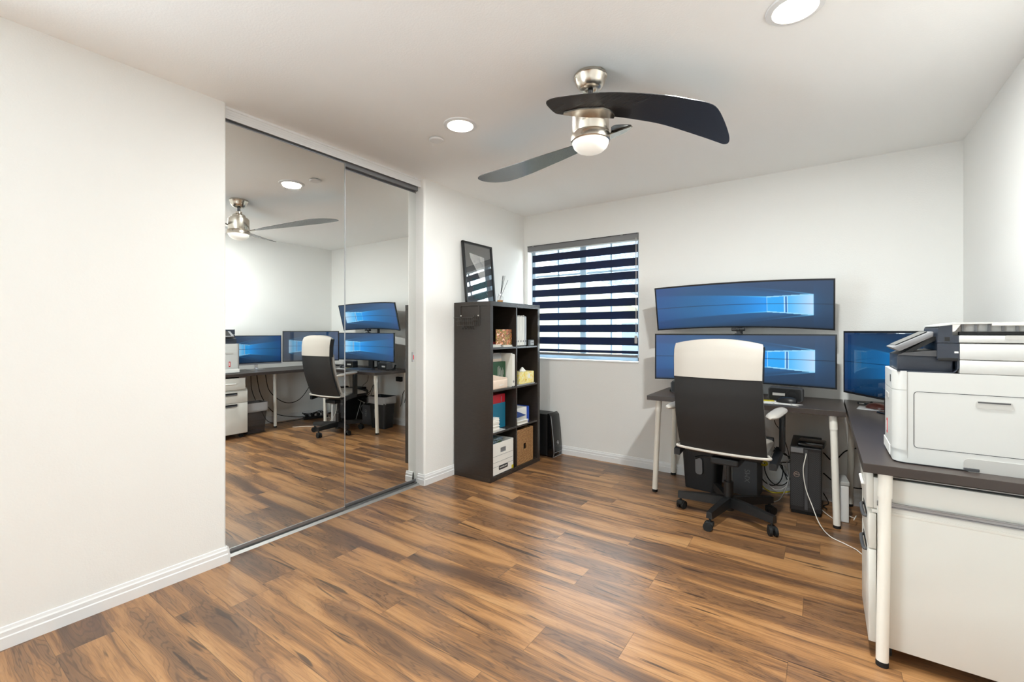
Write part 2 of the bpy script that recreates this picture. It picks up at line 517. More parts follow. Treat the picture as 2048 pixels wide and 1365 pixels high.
# floor: planks as quads with their own grain coordinates
bm = B()
uvp = bm.loops.layers.uv.new('plank'); uve = bm.loops.layers.uv.new('edge')
PW, PL = .172, 1.22
known = {-1: -.945, 0: -.632, 1: -1.328, 2: -.99, 3: -1.906, 4: -1.294}
def hash01(k):
    v = math.sin(k * 127.1 + 11.7) * 43758.5453
    return v - math.floor(v)
for row in range(-25, 14):
    y0 = 1.605 + PW * row; y1 = y0 + PW
    ya, yb = max(y0, YF), min(y1, YB)
    if yb <= ya: continue
    off = known.get(row, hash01(row) * PL)
    k0 = math.floor((-2.95 - off) / PL)
    for k in range(k0, k0 + 6):
        x0 = off + k * PL; x1 = x0 + PL
        xa, xb = max(x0, -2.85), min(x1, XR)
        if xb <= xa: continue
        sx = random.randint(0, 60) * 7 + 1.3; sy = random.randint(0, 40) * 3 + .8
        fl = random.choice((1, -1)); 
        xm, ym = (x0 + x1) / 2, (y0 + y1) / 2
        xs = sorted({xa, max(xa, min(xm, xb)), xb}); ys = sorted({ya, max(ya, min(ym, yb)), yb})
        for i in range(len(xs) - 1):
            for j in range(len(ys) - 1):
                cs = [(xs[i], ys[j]), (xs[i + 1], ys[j]), (xs[i + 1], ys[j + 1]), (xs[i], ys[j + 1])]
                f = bm.faces.new([bm.verts.new((a, b_, 0)) for a, b_ in cs])
                for lp, (a, b_) in zip(f.loops, cs):
                    lp[uvp].uv = (sx + (a - x0) * fl + (PL if fl < 0 else 0), sy + (b_ - y0))
                    lp[uve].uv = (min(a - x0, x1 - a), min(b_ - y0, y1 - b_))
floor = struct('floor', bm, 'floor')
bm = B(); box(bm, -3.0, XR + .15, YF - .15, YB + .16, -.12, -.002)
struct('floor_slab', bm, 'soil')['kind'] = 'structure'

bm = B(); box(bm, -3.0, XR + .15, YF - .15, YB + .16, H, H + .15); struct('ceiling', bm, 'ceiling')
bm = B(); box(bm, XR, XR + .14, YF - .15, YB + .16, 0, H + .1); struct('wall_right', bm, 'wall')
# wall behind the camera
bm = B(); box(bm, -3.0, XR, YF - .14, YF, 0, H)
struct('wall_front', bm, 'wall')
# back wall with the window opening
WX0, WX1, WZ0, WZ1 = -2.555, -1.368, .945, 2.118
bm = B()
box(bm, -3.0, WX0, YB, YB + .15, 0, H); box(bm, WX1, XR + .1, YB, YB + .15, 0, H)
box(bm, WX0, WX1, YB, YB + .15, 0, WZ0); box(bm, WX0, WX1, YB, YB + .15, WZ1, H)
struct('wall_back', bm, 'wall')
# left wall: two lengths with rounded (bullnose) corners at the closet opening
def round_wall(y0, y1, round_hi, round_lo):
    bm = B(); r = .018; xb = -3.0
    pts = [(xb, y0)]
    if round_lo:
        pts += [(XL - r + r * math.sin(a), y0 + r - r * math.cos(a)) for a in [PI / 2 * k / 6 for k in range(7)]]
    else: pts += [(XL, y0)]
    if round_hi:
        pts += [(XL - r + r * math.cos(a), y1 - r + r * math.sin(a)) for a in [PI / 2 * k / 6 for k in range(7)]]
    else: pts += [(XL, y1)]
    pts += [(xb, y1)]
    prism(bm, pts, 0, H, 'z')
    return bm
# its near length has an added window opening, unseen behind the camera
RY0, RY1, RZ0, RZ1 = -2.15, -.25, .5, 2.1
struct('wall_left', round_wall(RY1, Y1, True, False), 'wall', smooth=True)
bm = B(); box(bm, -3.0, XL, YF - .1, RY0, 0, H); box(bm, -3.0, XL, RY0, RY1, 0, RZ0); box(bm, -3.0, XL, RY0, RY1, RZ1, H)
struct('wall_left', bm, 'wall')
struct('wall_left', round_wall(Y2, YB + .1, False, True), 'wall', smooth=True)
bm = B(); box(bm, -3.05, -2.98, Y1 - .1, Y2 + .1, 0, H); struct('wall_closet', bm, 'wall')  # unseen wall, added to block sky light behind the mirror doors

# baseboards, stepped profile
BP = [(0, 0), (.014, 0), (.014, .045), (.0105, .049), (.0105, .066), (.007, .072), (.0045, .083), (0, .085)]
bm = B(); prism(bm, [(XL + a, z) for a, z in BP], YF, Y1 + .002, 'y', bev=0)
prism(bm, [(Y1 + a, z) for a, z in BP], XL - .07, XL + .010, 'x')
struct('baseboard_left', bm, 'trim')
bm = B(); prism(bm, [(XL + a, z) for a, z in BP], Y2 - .002, YB, 'y')
prism(bm, [(Y2 - a, z) for a, z in BP], XL - .07, XL + .010, 'x')
struct('baseboard_left', bm, 'trim')
bm = B(); prism(bm, [(YB - a, z) for a, z in BP], XL, XR, 'x'); struct('baseboard_back', bm, 'trim')
bm = B(); prism(bm, [(XR - a, z) for a, z in BP], YF, YB, 'y'); struct('baseboard_right', bm, 'trim')

# closet header track and bottom track
bm = B()
box(bm, XL - .045, XL - .038, Y1, Y2, 2.376, 2.44, .001)
box(bm, XL - .052, XL - .034, Y1, Y2, 2.425, 2.44, .002)
for k in range(3):
    box(bm, XL - .0385, XL - .0365, Y1, Y2, 2.386 + k * .012, 2.389 + k * .012)
box(bm, XL - .16, XL - .045, Y1, Y2, 2.405, 2.44)
struct('trim_1', bm, 'trim')
bm = B()
for dx in (.074, .082, .09, .108): box(bm, XL - dx - .0015, XL - dx + .0015, Y1, Y2, 2.352, 2.405)
struct('trim_2', bm, 'gray')
bm = B()
prism(bm, [(XL - .046, 0), (XL - .036, 0), (XL - .050, .012), (XL - .056, .012), (XL - .056, .003), (XL - .08, .003), (XL - .08, .014), (XL - .083, .014), (XL - .083, .003), (XL - .112, .003), (XL - .112, .012), (XL - .116, .012), (XL - .116, 0)], Y1, Y2, 'y')
struct('trim_3', bm, 'track')

# sliding mirror doors
def mirror_door(name, x, y0, y1, z0, z1, pull_y):
    bm = B(); box(bm, x - .006, x, y0 + .003, y1 - .003, z0 + .012, z1 - .004)
    o = obj(name, bm, 'mirror'); o['kind'] = 'structure'
    bm = B()
    box(bm, x - .018, x + .004, y0, y1, z0, z0 + .018, .001); box(bm, x - .018, x + .003, y0, y1, z1 - .006, z1, .001)
    obj('rail', bm, 'alu', o)
    for ya in (y0, y1 - .004):
        bm = B(); box(bm, x - .018, x + .004, ya, ya + .004, z0, z1, .001); obj('stile', bm, 'alu', o)
    return o
d1 = mirror_door('door_1', XL - .066, Y1 - .05, 1.848, .018, 2.372, 0)
d2 = mirror_door('door_2', XL - .098, 1.80, Y2 + .02, .018, 2.345, 0)
bm = B(); box(bm, XL - .0975, XL - .093, Y2 - .04, Y2 - .018, .98, 1.06, .002)
fp = obj('finger_pull', bm, 'silver', d2)
bm = B(); box(bm, XL - .0932, XL - .0925, Y2 - .033, Y2 - .025, 1.00, 1.035)
obj('label_sticker', bm, 'reflab', fp)

# window
wy = YB + .085
bm = B()
fr = .04
box(bm, WX0, WX0 + fr, wy, wy + .06, WZ0, WZ1, .004); box(bm, WX1 - fr, WX1, wy, wy + .06, WZ0, WZ1, .004)
box(bm, WX0, WX1, wy, wy + .06, WZ0, WZ0 + fr, .004); box(bm, WX0, WX1, wy, wy + .06, WZ1 - fr, WZ1, .004)
win = struct('window_1', bm, 'clearblue')
bm = B(); box(bm, -1.99, -1.925, wy - .005, wy + .05, WZ0 + fr, WZ1 - fr, .004); obj('mullion', bm, 'clearblue', win)
for mx in (-2.247, -1.671):
    bm = B(); box(bm, mx - .009, mx + .009, wy + .02, wy + .03, WZ0 + fr, WZ1 - fr); obj('muntin', bm, 'clearblue', win)
for xa, xb in ((WX0 + fr, -1.99), (-1.925, WX1 - fr)):
    bm = B(); box(bm, xa, xb, wy + .02, wy + .03, 1.795, 1.812); obj('muntin', bm, 'clearblue', win)
# added side window, unseen behind the camera, to bring in most of the daylight
bm = B()
for ya, yb in ((RY0, RY0 + .05), (-1.23, -1.17), (RY1 - .05, RY1)): box(bm, XL - .12, XL - .07, ya, yb, RZ0, RZ1, .004)
box(bm, XL - .12, XL - .07, RY0, RY1, RZ0, RZ0 + .05, .004); box(bm, XL - .12, XL - .07, RY0, RY1, RZ1 - .05, RZ1, .004)
struct('added_window', bm, 'clearblue')
bm = B(); box(bm, WX0 + .001, WX1 - .001, YB - .008, wy + .002, WZ0 - .012, WZ0 + .004, .003)
struct('trim_4', bm, 'trim')

# ------------------------------------------------------------------ zebra blind
bl = thing('zebra_blind', 'zebra roller blind with dark stripes inside the window recess', 'blind', (0, 0, 0))
by = YB - .006
bm = B(); box(bm, WX0 + .004, WX1 - .002, by - .012, by + .065, 2.055, 2.112, .004); hr = obj('headrail', bm, 'gray', bl, True)
bm = B(); box(bm, WX0 + .004, WX1 - .002, by - .014, by - .012, 2.108, 2.114); obj('headrail_edge', bm, 'print', hr)
for cx in (-2.48, -1.52):
    bm = B(); box(bm, cx - .012, cx + .012, by - .02, by + .02, 2.108, 2.117, .002); obj('bracket_clip', bm, 'lgray', hr)
for k in range(9):
    zt = 2.017 - .1214 * k
    bm = B(); h = .072 if k < 8 else .026
    box(bm, WX0 + .052, WX1 - .008, by + .014, by + .0155, zt - h, zt)
    obj('dark_stripe', bm, 'band', bl)
bm = B(); box(bm, WX0 + .053, WX1 - .009, by + .0185, by + .019, 1.0, 2.06); obj('sheer_layer', bm, 'sheer', bl)
bm = B(); box(bm, WX0 + .052, WX1 - .008, by + .004, by + .022, .985, 1.010, .004); obj('bottom_rail', bm, 'gray', bl, True)
bm = B(); tube(bm, [(WX1 - .012, by - .012, 2.07), (WX1 - .012, by - .012, 1.20)], .0018, 6, False); tube(bm, [(WX1 - .020, by - .012, 2.07), (WX1 - .020, by - .012, 1.20)], .0018, 6, False)
obj('pull_chain', bm, 'lgray', bl)
bm = B(); box(bm, WX1 - .03, WX1 - .006, by - .02, by - .006, 1.115, 1.185, .004); obj('chain_tensioner', bm, 'lgray', bl)

# ------------------------------------------------------------------ outside the window
bm = B(); box(bm, -14, 8, YB + .3, 30, -.2, -.1); props(obj('ground', bm, 'soil'), kind='structure')
nb = thing('neighbour_house', 'cream sided neighbouring house with grey shingle roof seen outside the window', 'house', (0, 8, 0))
bm = B(); prism(bm, [(-9, -.1), (-2.2, -.1), (-2.2, 1.50), (-5.6, 2.95), (-9, 2.95)], 0, .2, 'y'); obj('wall', bm, 'siding', nb)
bm = B(); prism(bm, [(-6.5, 3.27), (-1.9, 1.30), (-1.9, 1.52), (-6.5, 3.49)], -.35, -.31, 'y'); obj('fascia', bm, 'fascia', nb)
def rotbox(w, d, t):
    bm = B(); box(bm, 0, w, 0, d, 0, t); return bm
bm = B()
a = [(-6.5, -.33, 3.49), (-1.9, -.33, 1.52), (2.5, 5, 2.9), (-6.5, 5, 6.0)]
b_ = [(p[0], p[1], p[2] - .05) for p in a]
va = [bm.verts.new(p) for p in a]; vb = [bm.verts.new(p) for p in b_]
bm.faces.new(va); bm.faces.new(vb[::-1])
for k in range(4): bm.faces.new((va[k], va[(k + 1) % 4], vb[(k + 1) % 4], vb[k]))
obj('roof', bm, 'shingle', nb)
bm = B(); box(bm, -3.16, -2.2, -.04, 0, .2, 1.46); nw = obj('window', bm, 'fascia', nb)
bm = B(); box(bm, -3.06, -2.2, -.05, -.03, .3, 1.38); obj('pane', bm, 'extglass', nw)
def tree(loc, r, h, label):
    t = thing('tree', label, 'tree', loc)
    bm = B(); tube(bm, [(0, 0, 0), (.05, 0, h * .4), (0, .05, h * .75)], lambda u: .14 - .08 * u, 8); obj('trunk', bm, 'bark', t)
    bm = B(); rn = random.Random(3)
    for k in range(1500):
        a = rn.random() * 2 * PI; q = rn.random() ** .4 * r; zz = (rn.random() * 2 - 1); rr = q * math.sqrt(max(0, 1 - zz * zz))
        c = Vector((rr * math.cos(a), rr * math.sin(a), h * .78 + zz * q * .9)); s = .11
        u = Vector((rn.random() - .5, rn.random() - .5, rn.random() - .5)).normalized(); w = u.orthogonal().normalized()
        bm.faces.new([bm.verts.new(c + u * s), bm.verts.new(c + w * s * .5), bm.verts.new(c - u * s), bm.verts.new(c - w * s * .5)])
    obj('crown', bm, 'leaf', t)
tree((-5.4, 17.5, 0), 1.9, 6.6, 'green tree beyond the neighbouring roof outside the window')

# ------------------------------------------------------------------ ceiling fixtures
for i, (x, y) in enumerate(DOWN):
    lb = ['glowing recessed ceiling light beside the small round cover plate', 'glowing recessed ceiling light over the desk side, partly cut by the top of the picture',
          'added ceiling light, unseen behind the camera on the closet side', 'added ceiling light, unseen behind the camera on the desk side'][i]
    t = thing('recessed_light', lb, 'light', (x, y, H), 0, 'recessed ceiling lights')
    bm = B(); lathe(bm, [(.072, -.004), (.076, -.010), (.096, -.006), (.098, 0), (.072, 0), (.072, -.004)]); obj('trim_ring', bm, 'trim', t, True)
    bm = B(); lathe(bm, [(0, -.0045), (.072, -.004), (.072, -.001), (0, -.001)]); obj('lens', bm, 'lens', t, True)
t = thing('ceiling_cover_plate', 'small plain white round cover plate on the ceiling', 'cover plate', (-2.0, 2.04, H))
bm = B(); lathe(bm, [(0, -.016), (.04, -.016), (.045, -.012), (.045, -.006)]); obj('cap', bm, 'trim', t, True)
bm = B(); lathe(bm, [(.045, -.008), (.035, -.006), (.035, 0), (0, 0)]); obj('rim', bm, 'lgray', t, True)

# ceiling fan
fan = thing('ceiling_fan', 'brushed nickel ceiling fan with dark curved blades and a frosted dome', 'ceiling fan', (-.905, 1.95, 2.44))
bm = B(); lathe(bm, [(0, 0), (.074, 0), (.078, -.006), (.078, -.014), (.074, -.018), (.068, -.040), (.055, -.062), (.044, -.070), (.026, -.072), (.026, -.064), (0, -.064)]); obj('canopy', bm, 'nickel', fan, True)
bm = B(); cyl(bm, (0, 0, -.06), (0, 0, -.125), .0125); obj('downrod', bm, 'steel', fan, True)
bm = B(); lathe(bm, [(.014, -.112), (.027, -.112), (.027, -.130), (.045, -.136), (.055, -.148), (.055, -.158), (.075, -.168), (.075, -.178), (0, -.178)]); obj('coupling', bm, 'nickel', fan, True)
bm = B(); lathe(bm, [(0, -.176), (.080, -.176), (.086, -.182), (.086, -.272), (.083, -.276), (.083, -.279), (.088, -.283), (.092, -.290), (.092, -.316), (.086, -.320), (0, -.320)], seg=56); obj('motor_housing', bm, 'nickel', fan, True)
bm = B(); lathe(bm, [(.086, -.318), (.085, -.325), (.078, -.342), (.062, -.357), (.04, -.367), (.018, -.372), (0, -.373)], seg=48); obj('light_dome', bm, 'dome', fan, True)
def smooth_outline(pts, n=4):
    P = [Vector((*p, 0)) for p in pts]; out = []
    m_ = len(P)
    for i in range(m_):
        p0, p1, p2, p3 = P[i - 1], P[i], P[(i + 1) % m_], P[(i + 2) % m_]
        for k in range(n):
            t = k / n
            q = .5 * ((2 * p1) + (p2 - p0) * t + (2 * p0 - 5 * p1 + 4 * p2 - p3) * t * t + (3 * p1 - p0 - 3 * p2 + p3) * t ** 3)
            out.append((q.x, q.y))
    return out
BL1 = [(-.076, -.283), (-.062, -.295), (-.035, -.292), (.0, -.276), (.101, -.221), (.203, -.146), (.349, -.006), (.428, .092), (.489, .177), (.513, .25), (.519, .386), (.516, .518), (.507, .580), (.493, .600), (.478, .592), (.465, .568), (.397, .43), (.285, .217), (.204, .10), (.119, -.005), (.04, -.08), (-.03, -.145), (-.061, -.173), (-.078, -.20), (-.080, -.25)]
BL2 = [(-.865, .221), (-.80, .187), (-.717, .177), (-.466, .147), (-.293, .128), (-.157, .115), (-.08, .115), (.0, .108), (.065, .082), (.098, .012), (.115, -.008), (.134, -.008), (.170, .030), (.180, .055), (.165, .075), (.121, .098), (.03, .158), (-.067, .2), (-.186, .257), (-.301, .31), (-.429, .363), (-.617, .437), (-.787, .480), (-.865, .453), (-.907, .371), (-.900, .283)]
PL1 = [(-.05, -.177), (-.042, -.188), (.027, -.165), (.108, -.107), (.127, -.069), (.13, -.02), (.118, -.005), (.041, -.08), (-.02, -.14)]
for BL, ang, zc in ((BL1, 0, -.245), (BL2, math.radians(120), -.275)):
    px_, py_ = .82 * math.cos(ang) + .57 * math.sin(ang), .82 * math.sin(ang) - .57 * math.cos(ang)
    def zf(x, y): return zc + .15 * (x * px_ + y * py_)
    def flat(pts, lo, hi, nm, m):
        bm = B()
        v0 = [bm.verts.new((x, y, zf(x, y) + lo)) for x, y in pts]; v1 = [bm.verts.new((x, y, zf(x, y) + hi)) for x, y in pts]
        bm.faces.new(v0); bm.faces.new(v1[::-1])
        for k in range(len(pts)): bm.faces.new((v0[k], v0[(k + 1) % len(pts)], v1[(k + 1) % len(pts)], v1[k]))
        return obj(nm, bm, m, fan)
    flat(smooth_outline(BL, 3), -.0015, .0015, 'blade', 'blade')
    ca, sa = math.cos(ang), math.sin(ang)
    flat([(x * ca - y * sa, x * sa + y * ca) for x, y in PL1], -.010, -.004, 'blade_bracket', 'nickel')

# ------------------------------------------------------------------ bookcase and what it holds
KX0, KX1, KY0, KY1, KZ = -2.590, -2.200, 2.855, 3.622, 1.470
kc = thing('bookcase', 'dark espresso cube bookcase with eight open cubbies standing by the closet wall', 'bookcase', (KX0, KY0, 0))
KD, KW = KX1 - KX0, KY1 - KY0
def kpart(name, x0, x1, y0, y1, z0, z1, m='espresso', bev=.0012):
    bm = B(); box(bm, x0, x1, y0, y1, z0, z1, bev, 1); return obj(name, bm, m, kc)
T1, T2 = .038, .016
kpart('top_panel', 0, KD, 0, KW, KZ - T1, KZ); kpart('bottom_panel', 0, KD, 0, KW, 0, T1)
kpart('side_panel', 0, KD, 0, T1, T1, KZ - T1); kpart('side_panel', 0, KD, KW - T1, KW, T1, KZ - T1)
kpart('back_panel', 0, .006, T1, KW - T1, T1, KZ - T1, 'espresso_in')
ym = KW / 2
kpart('divider', .006, KD - .004, ym - T2 / 2, ym + T2 / 2, T1, KZ - T1)
SH = [T1 + (KZ - 2 * T1) * k / 4 for k in range(1, 4)]
for z in SH:
    kpart('shelf', .006, KD - .004, T1, ym - T2 / 2, z - T2 / 2, z + T2 / 2)
    kpart('shelf', .006, KD - .004, ym + T2 / 2, KW - T1, z - T2 / 2, z + T2 / 2)
ZL = [T1] + [z + T2 / 2 for z in SH]          # cubby floors, bottom to top
C1 = (KY0 + T1, KY0 + ym - T2 / 2); C2 = (KY0 + ym + T2 / 2, KY1 - T1)
FX = KX1 - .004                               # front edge of the shelves

def single(name, bm, m, label, cat, group=None, smooth=False, mats=None, loc=None, rot=None):
    return props(obj(name, bm, m, None, smooth, mats=mats, loc=loc, rot=rot), label, cat, group)

# --- top row, near cubby
z = ZL[3] + .0005
def papers(name, x0, x1, y0, y1, z0, n, label, m='paper', j=.006, cat='papers', t=.004):
    bm = B(); rn = random.Random(hash(label) % 1000 + 5)
    for k in range(n):
        dx, dy = rn.uniform(-j, j), rn.uniform(-j, j)
        box(bm, x0 + dx, x1 + dx, y0 + dy, y1 + dy, z0 + k * t, z0 + k * t + t * .92)
    return single(name, bm, m, label, cat)
papers('paper_stack', FX - .26, FX - .03, C1[0] + .012, C1[0] + .155, z, 6, 'small stack of white booklets on the top shelf of the near column')
papers('envelope_stack', FX - .24, FX - .02, C1[0] + .18, C1[1] - .03, z, 4, 'low stack of white envelopes under the colourful card')
bm = B(); box(bm, FX - .22, FX - .05, C1[0] + .01, C1[0] + .15, z + .027, z + .045, .003)
single('notebook', bm, 'maroon', 'dark red notebook lying on the white booklets', 'notebook')
bm = B(); box(bm, FX - .20, FX - .08, C1[0] + .01, C1[0] + .10, z + .0455, z + .088, .004)
single('carton', bm, 'lgray', 'small pale carton on top of the dark red notebook', 'carton')
bm = B(); box(bm, FX - .034, FX - .031, C1[0] + .085, C1[1] - .025, z + .0175, z + .150)
props(obj('picture_card', bm, 'photo', rot=None), 'colourful picture card standing in the top near cubby', 'card')
t = thing('desk_gadget', 'small metal gadget with a lever on top of the pale carton', 'gadget', (FX - .14, C1[0] + .045, z + .089))
bm = B(); box(bm, -.022, .022, -.028, .028, 0, .035, .003); obj('base', bm, 'gray', t)
bm = B(); box(bm, -.004, .004, -.005, .035, .02, .075, .002, mtx=Matrix.Rotation(-.5, 4, 'X')); obj('lever', bm, 'alu', t)
# --- top row, far cubby : binders
zb = ZL[3] + .0005
def binder(y, w, h, m, label, x1=FX - .015, d=.26, z0=None, group='white binders on the top shelf'):
    z0 = zb if z0 is None else z0
    t = thing('ring_binder', label, 'binder', (x1 - d / 2, y, z0), 0, group)
    bm = B(); prism(bm, [(d / 2 - .012, 0), (d / 2, .008), (d / 2, h - .008), (d / 2 - .012, h), (-d / 2, h), (-d / 2, 0)], 0, w, 'y'); obj('cover', bm, m, t)
    bm = B(); lathe(bm, [(.004, 0), (.0085, 0), (.0085, .0015), (.004, .0015)], seg=16); obj('finger_ring', bm, 'steel', t, True, loc=(d / 2, w / 2, .045), rot=(0, PI / 2, 0))
    bm = B(); box(bm, -d / 2 + .01, d / 2 - .02, w * .2, w * .8, h, h + .006); obj('sheets', bm, 'paper', t)
    return t
binder(C2[0] + .022, .038, .270, 'whitebinder', 'white ring binder nearest the shelf divider, right of the clear folder')
binder(C2[0] + .063, .036, .270, 'whitebinder', 'second white ring binder from the shelf divider')
binder(C2[0] + .103, .038, .268, 'paper', 'bright white ring binder in the middle of the binder row')
binder(C2[0] + .144, .026, .272, 'silver', 'thin silver grey binder at the end of the binder row')
bm = B(); box(bm, FX - .24, FX - .01, C2[0] + .003, C2[0] + .018, zb, zb + .14, .002); single('magazine_holder', bm, 'lgray', 'short clear grey folder against the shelf divider', 'folder')
bm = B(); prism(bm, [(FX - .05 - .02 * (k % 2), zb + .14 + .012 * k) for k in range(12)] + [(FX - .25, zb + .26), (FX - .25, zb), (FX - .05, zb)], C2[0] + .173, C2[0] + .184, 'y')
single('scalloped_folder', bm, 'silver', 'grey folder with scalloped edge right of the binders', 'folder')
bm = B(); box(bm, FX - .25, FX - .04, C2[0] + .187, C2[0] + .200, zb, zb + .17, .002); single('folder', bm, 'yellow', 'thin yellow folder right of the binders', 'folder')
t = thing('desk_clock', 'small black desk clock in front of the binders', 'clock', (FX - .035, C2[1] - .085, zb))
bm = B(); box(bm, -.02, .02, -.05, .05, 0, .055, .004); obj('case', bm, 'black', t)
bm = B(); box(bm, .0195, .021, -.012, .046, .008, .048); fc = obj('face', bm, 'silver', t)
bm = text_bm('12:45', .02); bmesh.ops.transform(bm, matrix=basis((.0215, .017, .028), (0, 1, 0), (0, 0, 1)), verts=bm.verts); obj('digits', bm, 'print', fc)

# --- second row, near cubby
z = ZL[2] + .0005
binder(C1[1] - .052, .042, .285, 'whitebinder', 'white binder standing by the divider in the second row', FX - .006, .25, z, None)
t = thing('ring_binder', 'grey binder standing flat behind the green box in the second row', 'binder', (FX - .13, C1[0] + .14, z))
bm = B(); box(bm, -.016, .016, -.13, .135, 0, .288, .003); obj('cover', bm, 'silver', t)
bm = B(); box(bm, -.012, .012, -.12, .12, .288, .293); obj('sheets', bm, 'paper', t)
bm = B(); box(bm, FX - .112, FX - .104, C1[0] + .008, C1[1] - .075, z, z + .245, .002); single('folder', bm, 'cream', 'beige folder between the green box and the grey binder', 'folder')
t = thing('green_box', 'dark green flat box with gold script in the second row', 'box', (FX - .078, C1[0] + .135, z), 0)
bm = B(); box(bm, -.022, .012, -.13, .135, 0, .222, .003); gbx = obj('case', bm, 'green', t)
bm = B(); rn = random.Random(5)
for k in range(9):
    yy = .02 + k * .010; box(bm, .0122, .0128, yy, yy + .0035, .11 - rn.random() * .06, .14 + rn.random() * .05)
obj('gold_script', bm, 'lgray', gbx)
t = thing('beige_pouch', 'beige zip pouch with open flap in front of the green box', 'pouch', (FX - .032, C1[0] + .112, z))
bm = B(); box(bm, -.028, .03, -.105, .105, 0, .080, .012, 3); obj('body', bm, 'cream', t, True)
bm = B(); prism(bm, [(-.10, .078), (.11, .076), (.09, .090), (0, .105), (-.10, .125)], -.026, .027, 'x'); obj('flap', bm, 'cream', t)
bm = B(); box(bm, .0302, .0312, -.02, .04, .03, .036); obj('label_tag', bm, 'paper', t)
# --- second row, far cubby : tissues
t = thing('tissue_box', 'yellow flowered tissue box with a white tissue sticking out', 'tissue box', (FX - .07, (C2[0] + C2[1]) / 2 + .005, z + .009))
bm = B(); box(bm, -.06, .06, -.118, .118, 0, .105, .002); obj('carton', bm, 'tissuebox', t)
bm = B(); box(bm, .0602, .061, .02, .05, .045, .085); obj('logo_patch', bm, 'paper', t)
bm = B(); rn = random.Random(2)
rows = []
for k in range(6):
    u = k / 5; rr = (1 - u) * .045 + .004
    rows.append([(rr * .5 * math.cos(2 * PI * j / 14) * (1 + .25 * math.sin(j * 3 + k)), rr * math.sin(2 * PI * j / 14) * (1 + .2 * math.cos(j * 2.3)) + .01, .104 + u * .038 + .004 * math.sin(j * 2.7)) for j in range(14)])
grid(bm, rows, True); obj('tissue', bm, 'paper', t)
papers('paper_sheets', FX - .27, FX - .01, C2[0] + .01, C2[1] - .03, ZL[2] + .0005, 3, 'loose sheets lying under the tissue box', 'lgray', .004, t=.0027)

# --- third row, near cubby
z = ZL[1] + .0005
t = thing('box_file', 'teal box file with a red top band in the third row', 'box file', (FX - .125, C1[0] + .15, z))
bm = B(); box(bm, -.12, .05, -.13, .13, 0, .215, .003); obj('body', bm, 'teal', t)
bm = B(); box(bm, -.118, .048, -.128, .128, .215, .290, .003); tp = obj('top_band', bm, 'red', t)
bm = B(); box(bm, .0482, .050, .07, .078, .222, .268, .001); obj('clasp', bm, 'alu', tp)
papers('document_pile', FX - .066, FX - .008, C1[0] + .008, C1[0] + .10, z + .006, 22, 'thick pile of white documents in front of the teal box file', 'paper', .006, t=.0048)
bm = B(); box(bm, FX - .072, FX - .002, C1[0] + .005, C1[0] + .18, z, z + .005, .001); single('folder', bm, 'lgray', 'flat grey folder under the thick document pile', 'folder')
# --- third row, far cubby
t = thing('product_box', 'white and blue product box in the third row', 'box', (FX - .068, C2[0] + .135, z))
bm = B(); box(bm, -.12, .02, -.12, .13, 0, .135, .002); obj('carton', bm, 'paper', t)
bm = B(); box(bm, -.121, .021, .09, .132, -.0002, .136, .001); obj('blue_end', bm, 'blue', t)
bm = B(); prism(bm, [(C2[0] + .01, z + .065), (C2[0] + .165, z + .07), (C2[0] + .01, z + .125)], FX - .045, FX - .012, 'x')
single('folder', bm, 'navy', 'blue open folder leaning on the white and blue box', 'folder')
papers('paper_sheets', FX - .040, FX - .006, C2[0] + .014, C2[0] + .18, z, 8, 'white sheets lying under the blue open folder', 'paper', .006)
bm = B(); tube(bm, [(FX - .25, C2[0] + .01, z + .255), (FX - .25, C2[0] + .10, z + .255), (FX - .25, C2[0] + .10, z + .18), (FX - .25, C2[0] + .15, z + .18)], .004, 6, False)
tube(bm, [(FX - .25, C2[0] + .01, z + .255), (FX - .25, C2[0] + .01, z + .16)], .004, 6, False)
single('wire_stand', bm, 'silver', 'thin grey wire stand behind the white and blue box', 'stand')

# --- bottom row
z = ZL[0] + .0005
t = thing('archive_box', 'white cardboard archive box with printed lines in the bottom cubby', 'archive box', (FX - .005, C1[0] + .004, z))
D, Wd, Hh = .34, .30, .262
bm = B()
for a in ((-D, 0, 0, .004), (-D, 0, Wd - .004, Wd)): box(bm, a[0], a[1], a[2], a[3], 0, Hh)
box(bm, -.004, 0, 0, Wd, 0, .175); box(bm, -.004, 0, 0, Wd, .215, Hh)
box(bm, -.004, 0, 0, .11, .175, .215); box(bm, -.004, 0, .19, Wd, .175, .215)
box(bm, -D, -D + .004, 0, Wd, 0, Hh); box(bm, -D, 0, 0, Wd, 0, .004)
bx = obj('carton', bm, 'paper', t)
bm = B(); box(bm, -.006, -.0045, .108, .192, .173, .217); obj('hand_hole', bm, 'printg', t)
for zz in (.155, .105, .068): 
    bm = B(); box(bm, .0002, .0007, .008, Wd - .012, zz, zz + .0025); obj('printed_line', bm, 'printg', bx)
bm = B(); prism(bm, rrect(.13, .036, .012, 4, .15, .052), .0003, .0010, 'x'); pt = obj('name_plate', bm, 'print', t)
bm = text_bm('BANKERS BOX', .0165); bmesh.ops.transform(bm, matrix=basis((.0014, .15, .052), (0, 1, 0), (0, 0, 1)), verts=bm.verts); obj('lettering', bm, 'paper', pt)
bm = B(); box(bm, .0004, .001, Wd - .03, Wd - .002, .004, .034); obj('green_mark', bm, 'yellow', t)
papers('magazine_stack', FX - .27, FX - .03, C1[0] + .02, C1[0] + .17, z + Hh - .03, 7, 'stack of magazines and papers sticking out of the archive box', 'magazine', .008, 'magazines', .009)
t = thing('storage_basket', 'square woven seagrass basket with a hand hole in the bottom cubby', 'basket', (FX - .165, (C2[0] + C2[1]) / 2 - .03, z))
bm = B()
hw, hh = .135, .31
box(bm, .145, .158, -hw, -.022, 0, hh, .004); box(bm, .145, .158, .022, hw, 0, hh, .004)
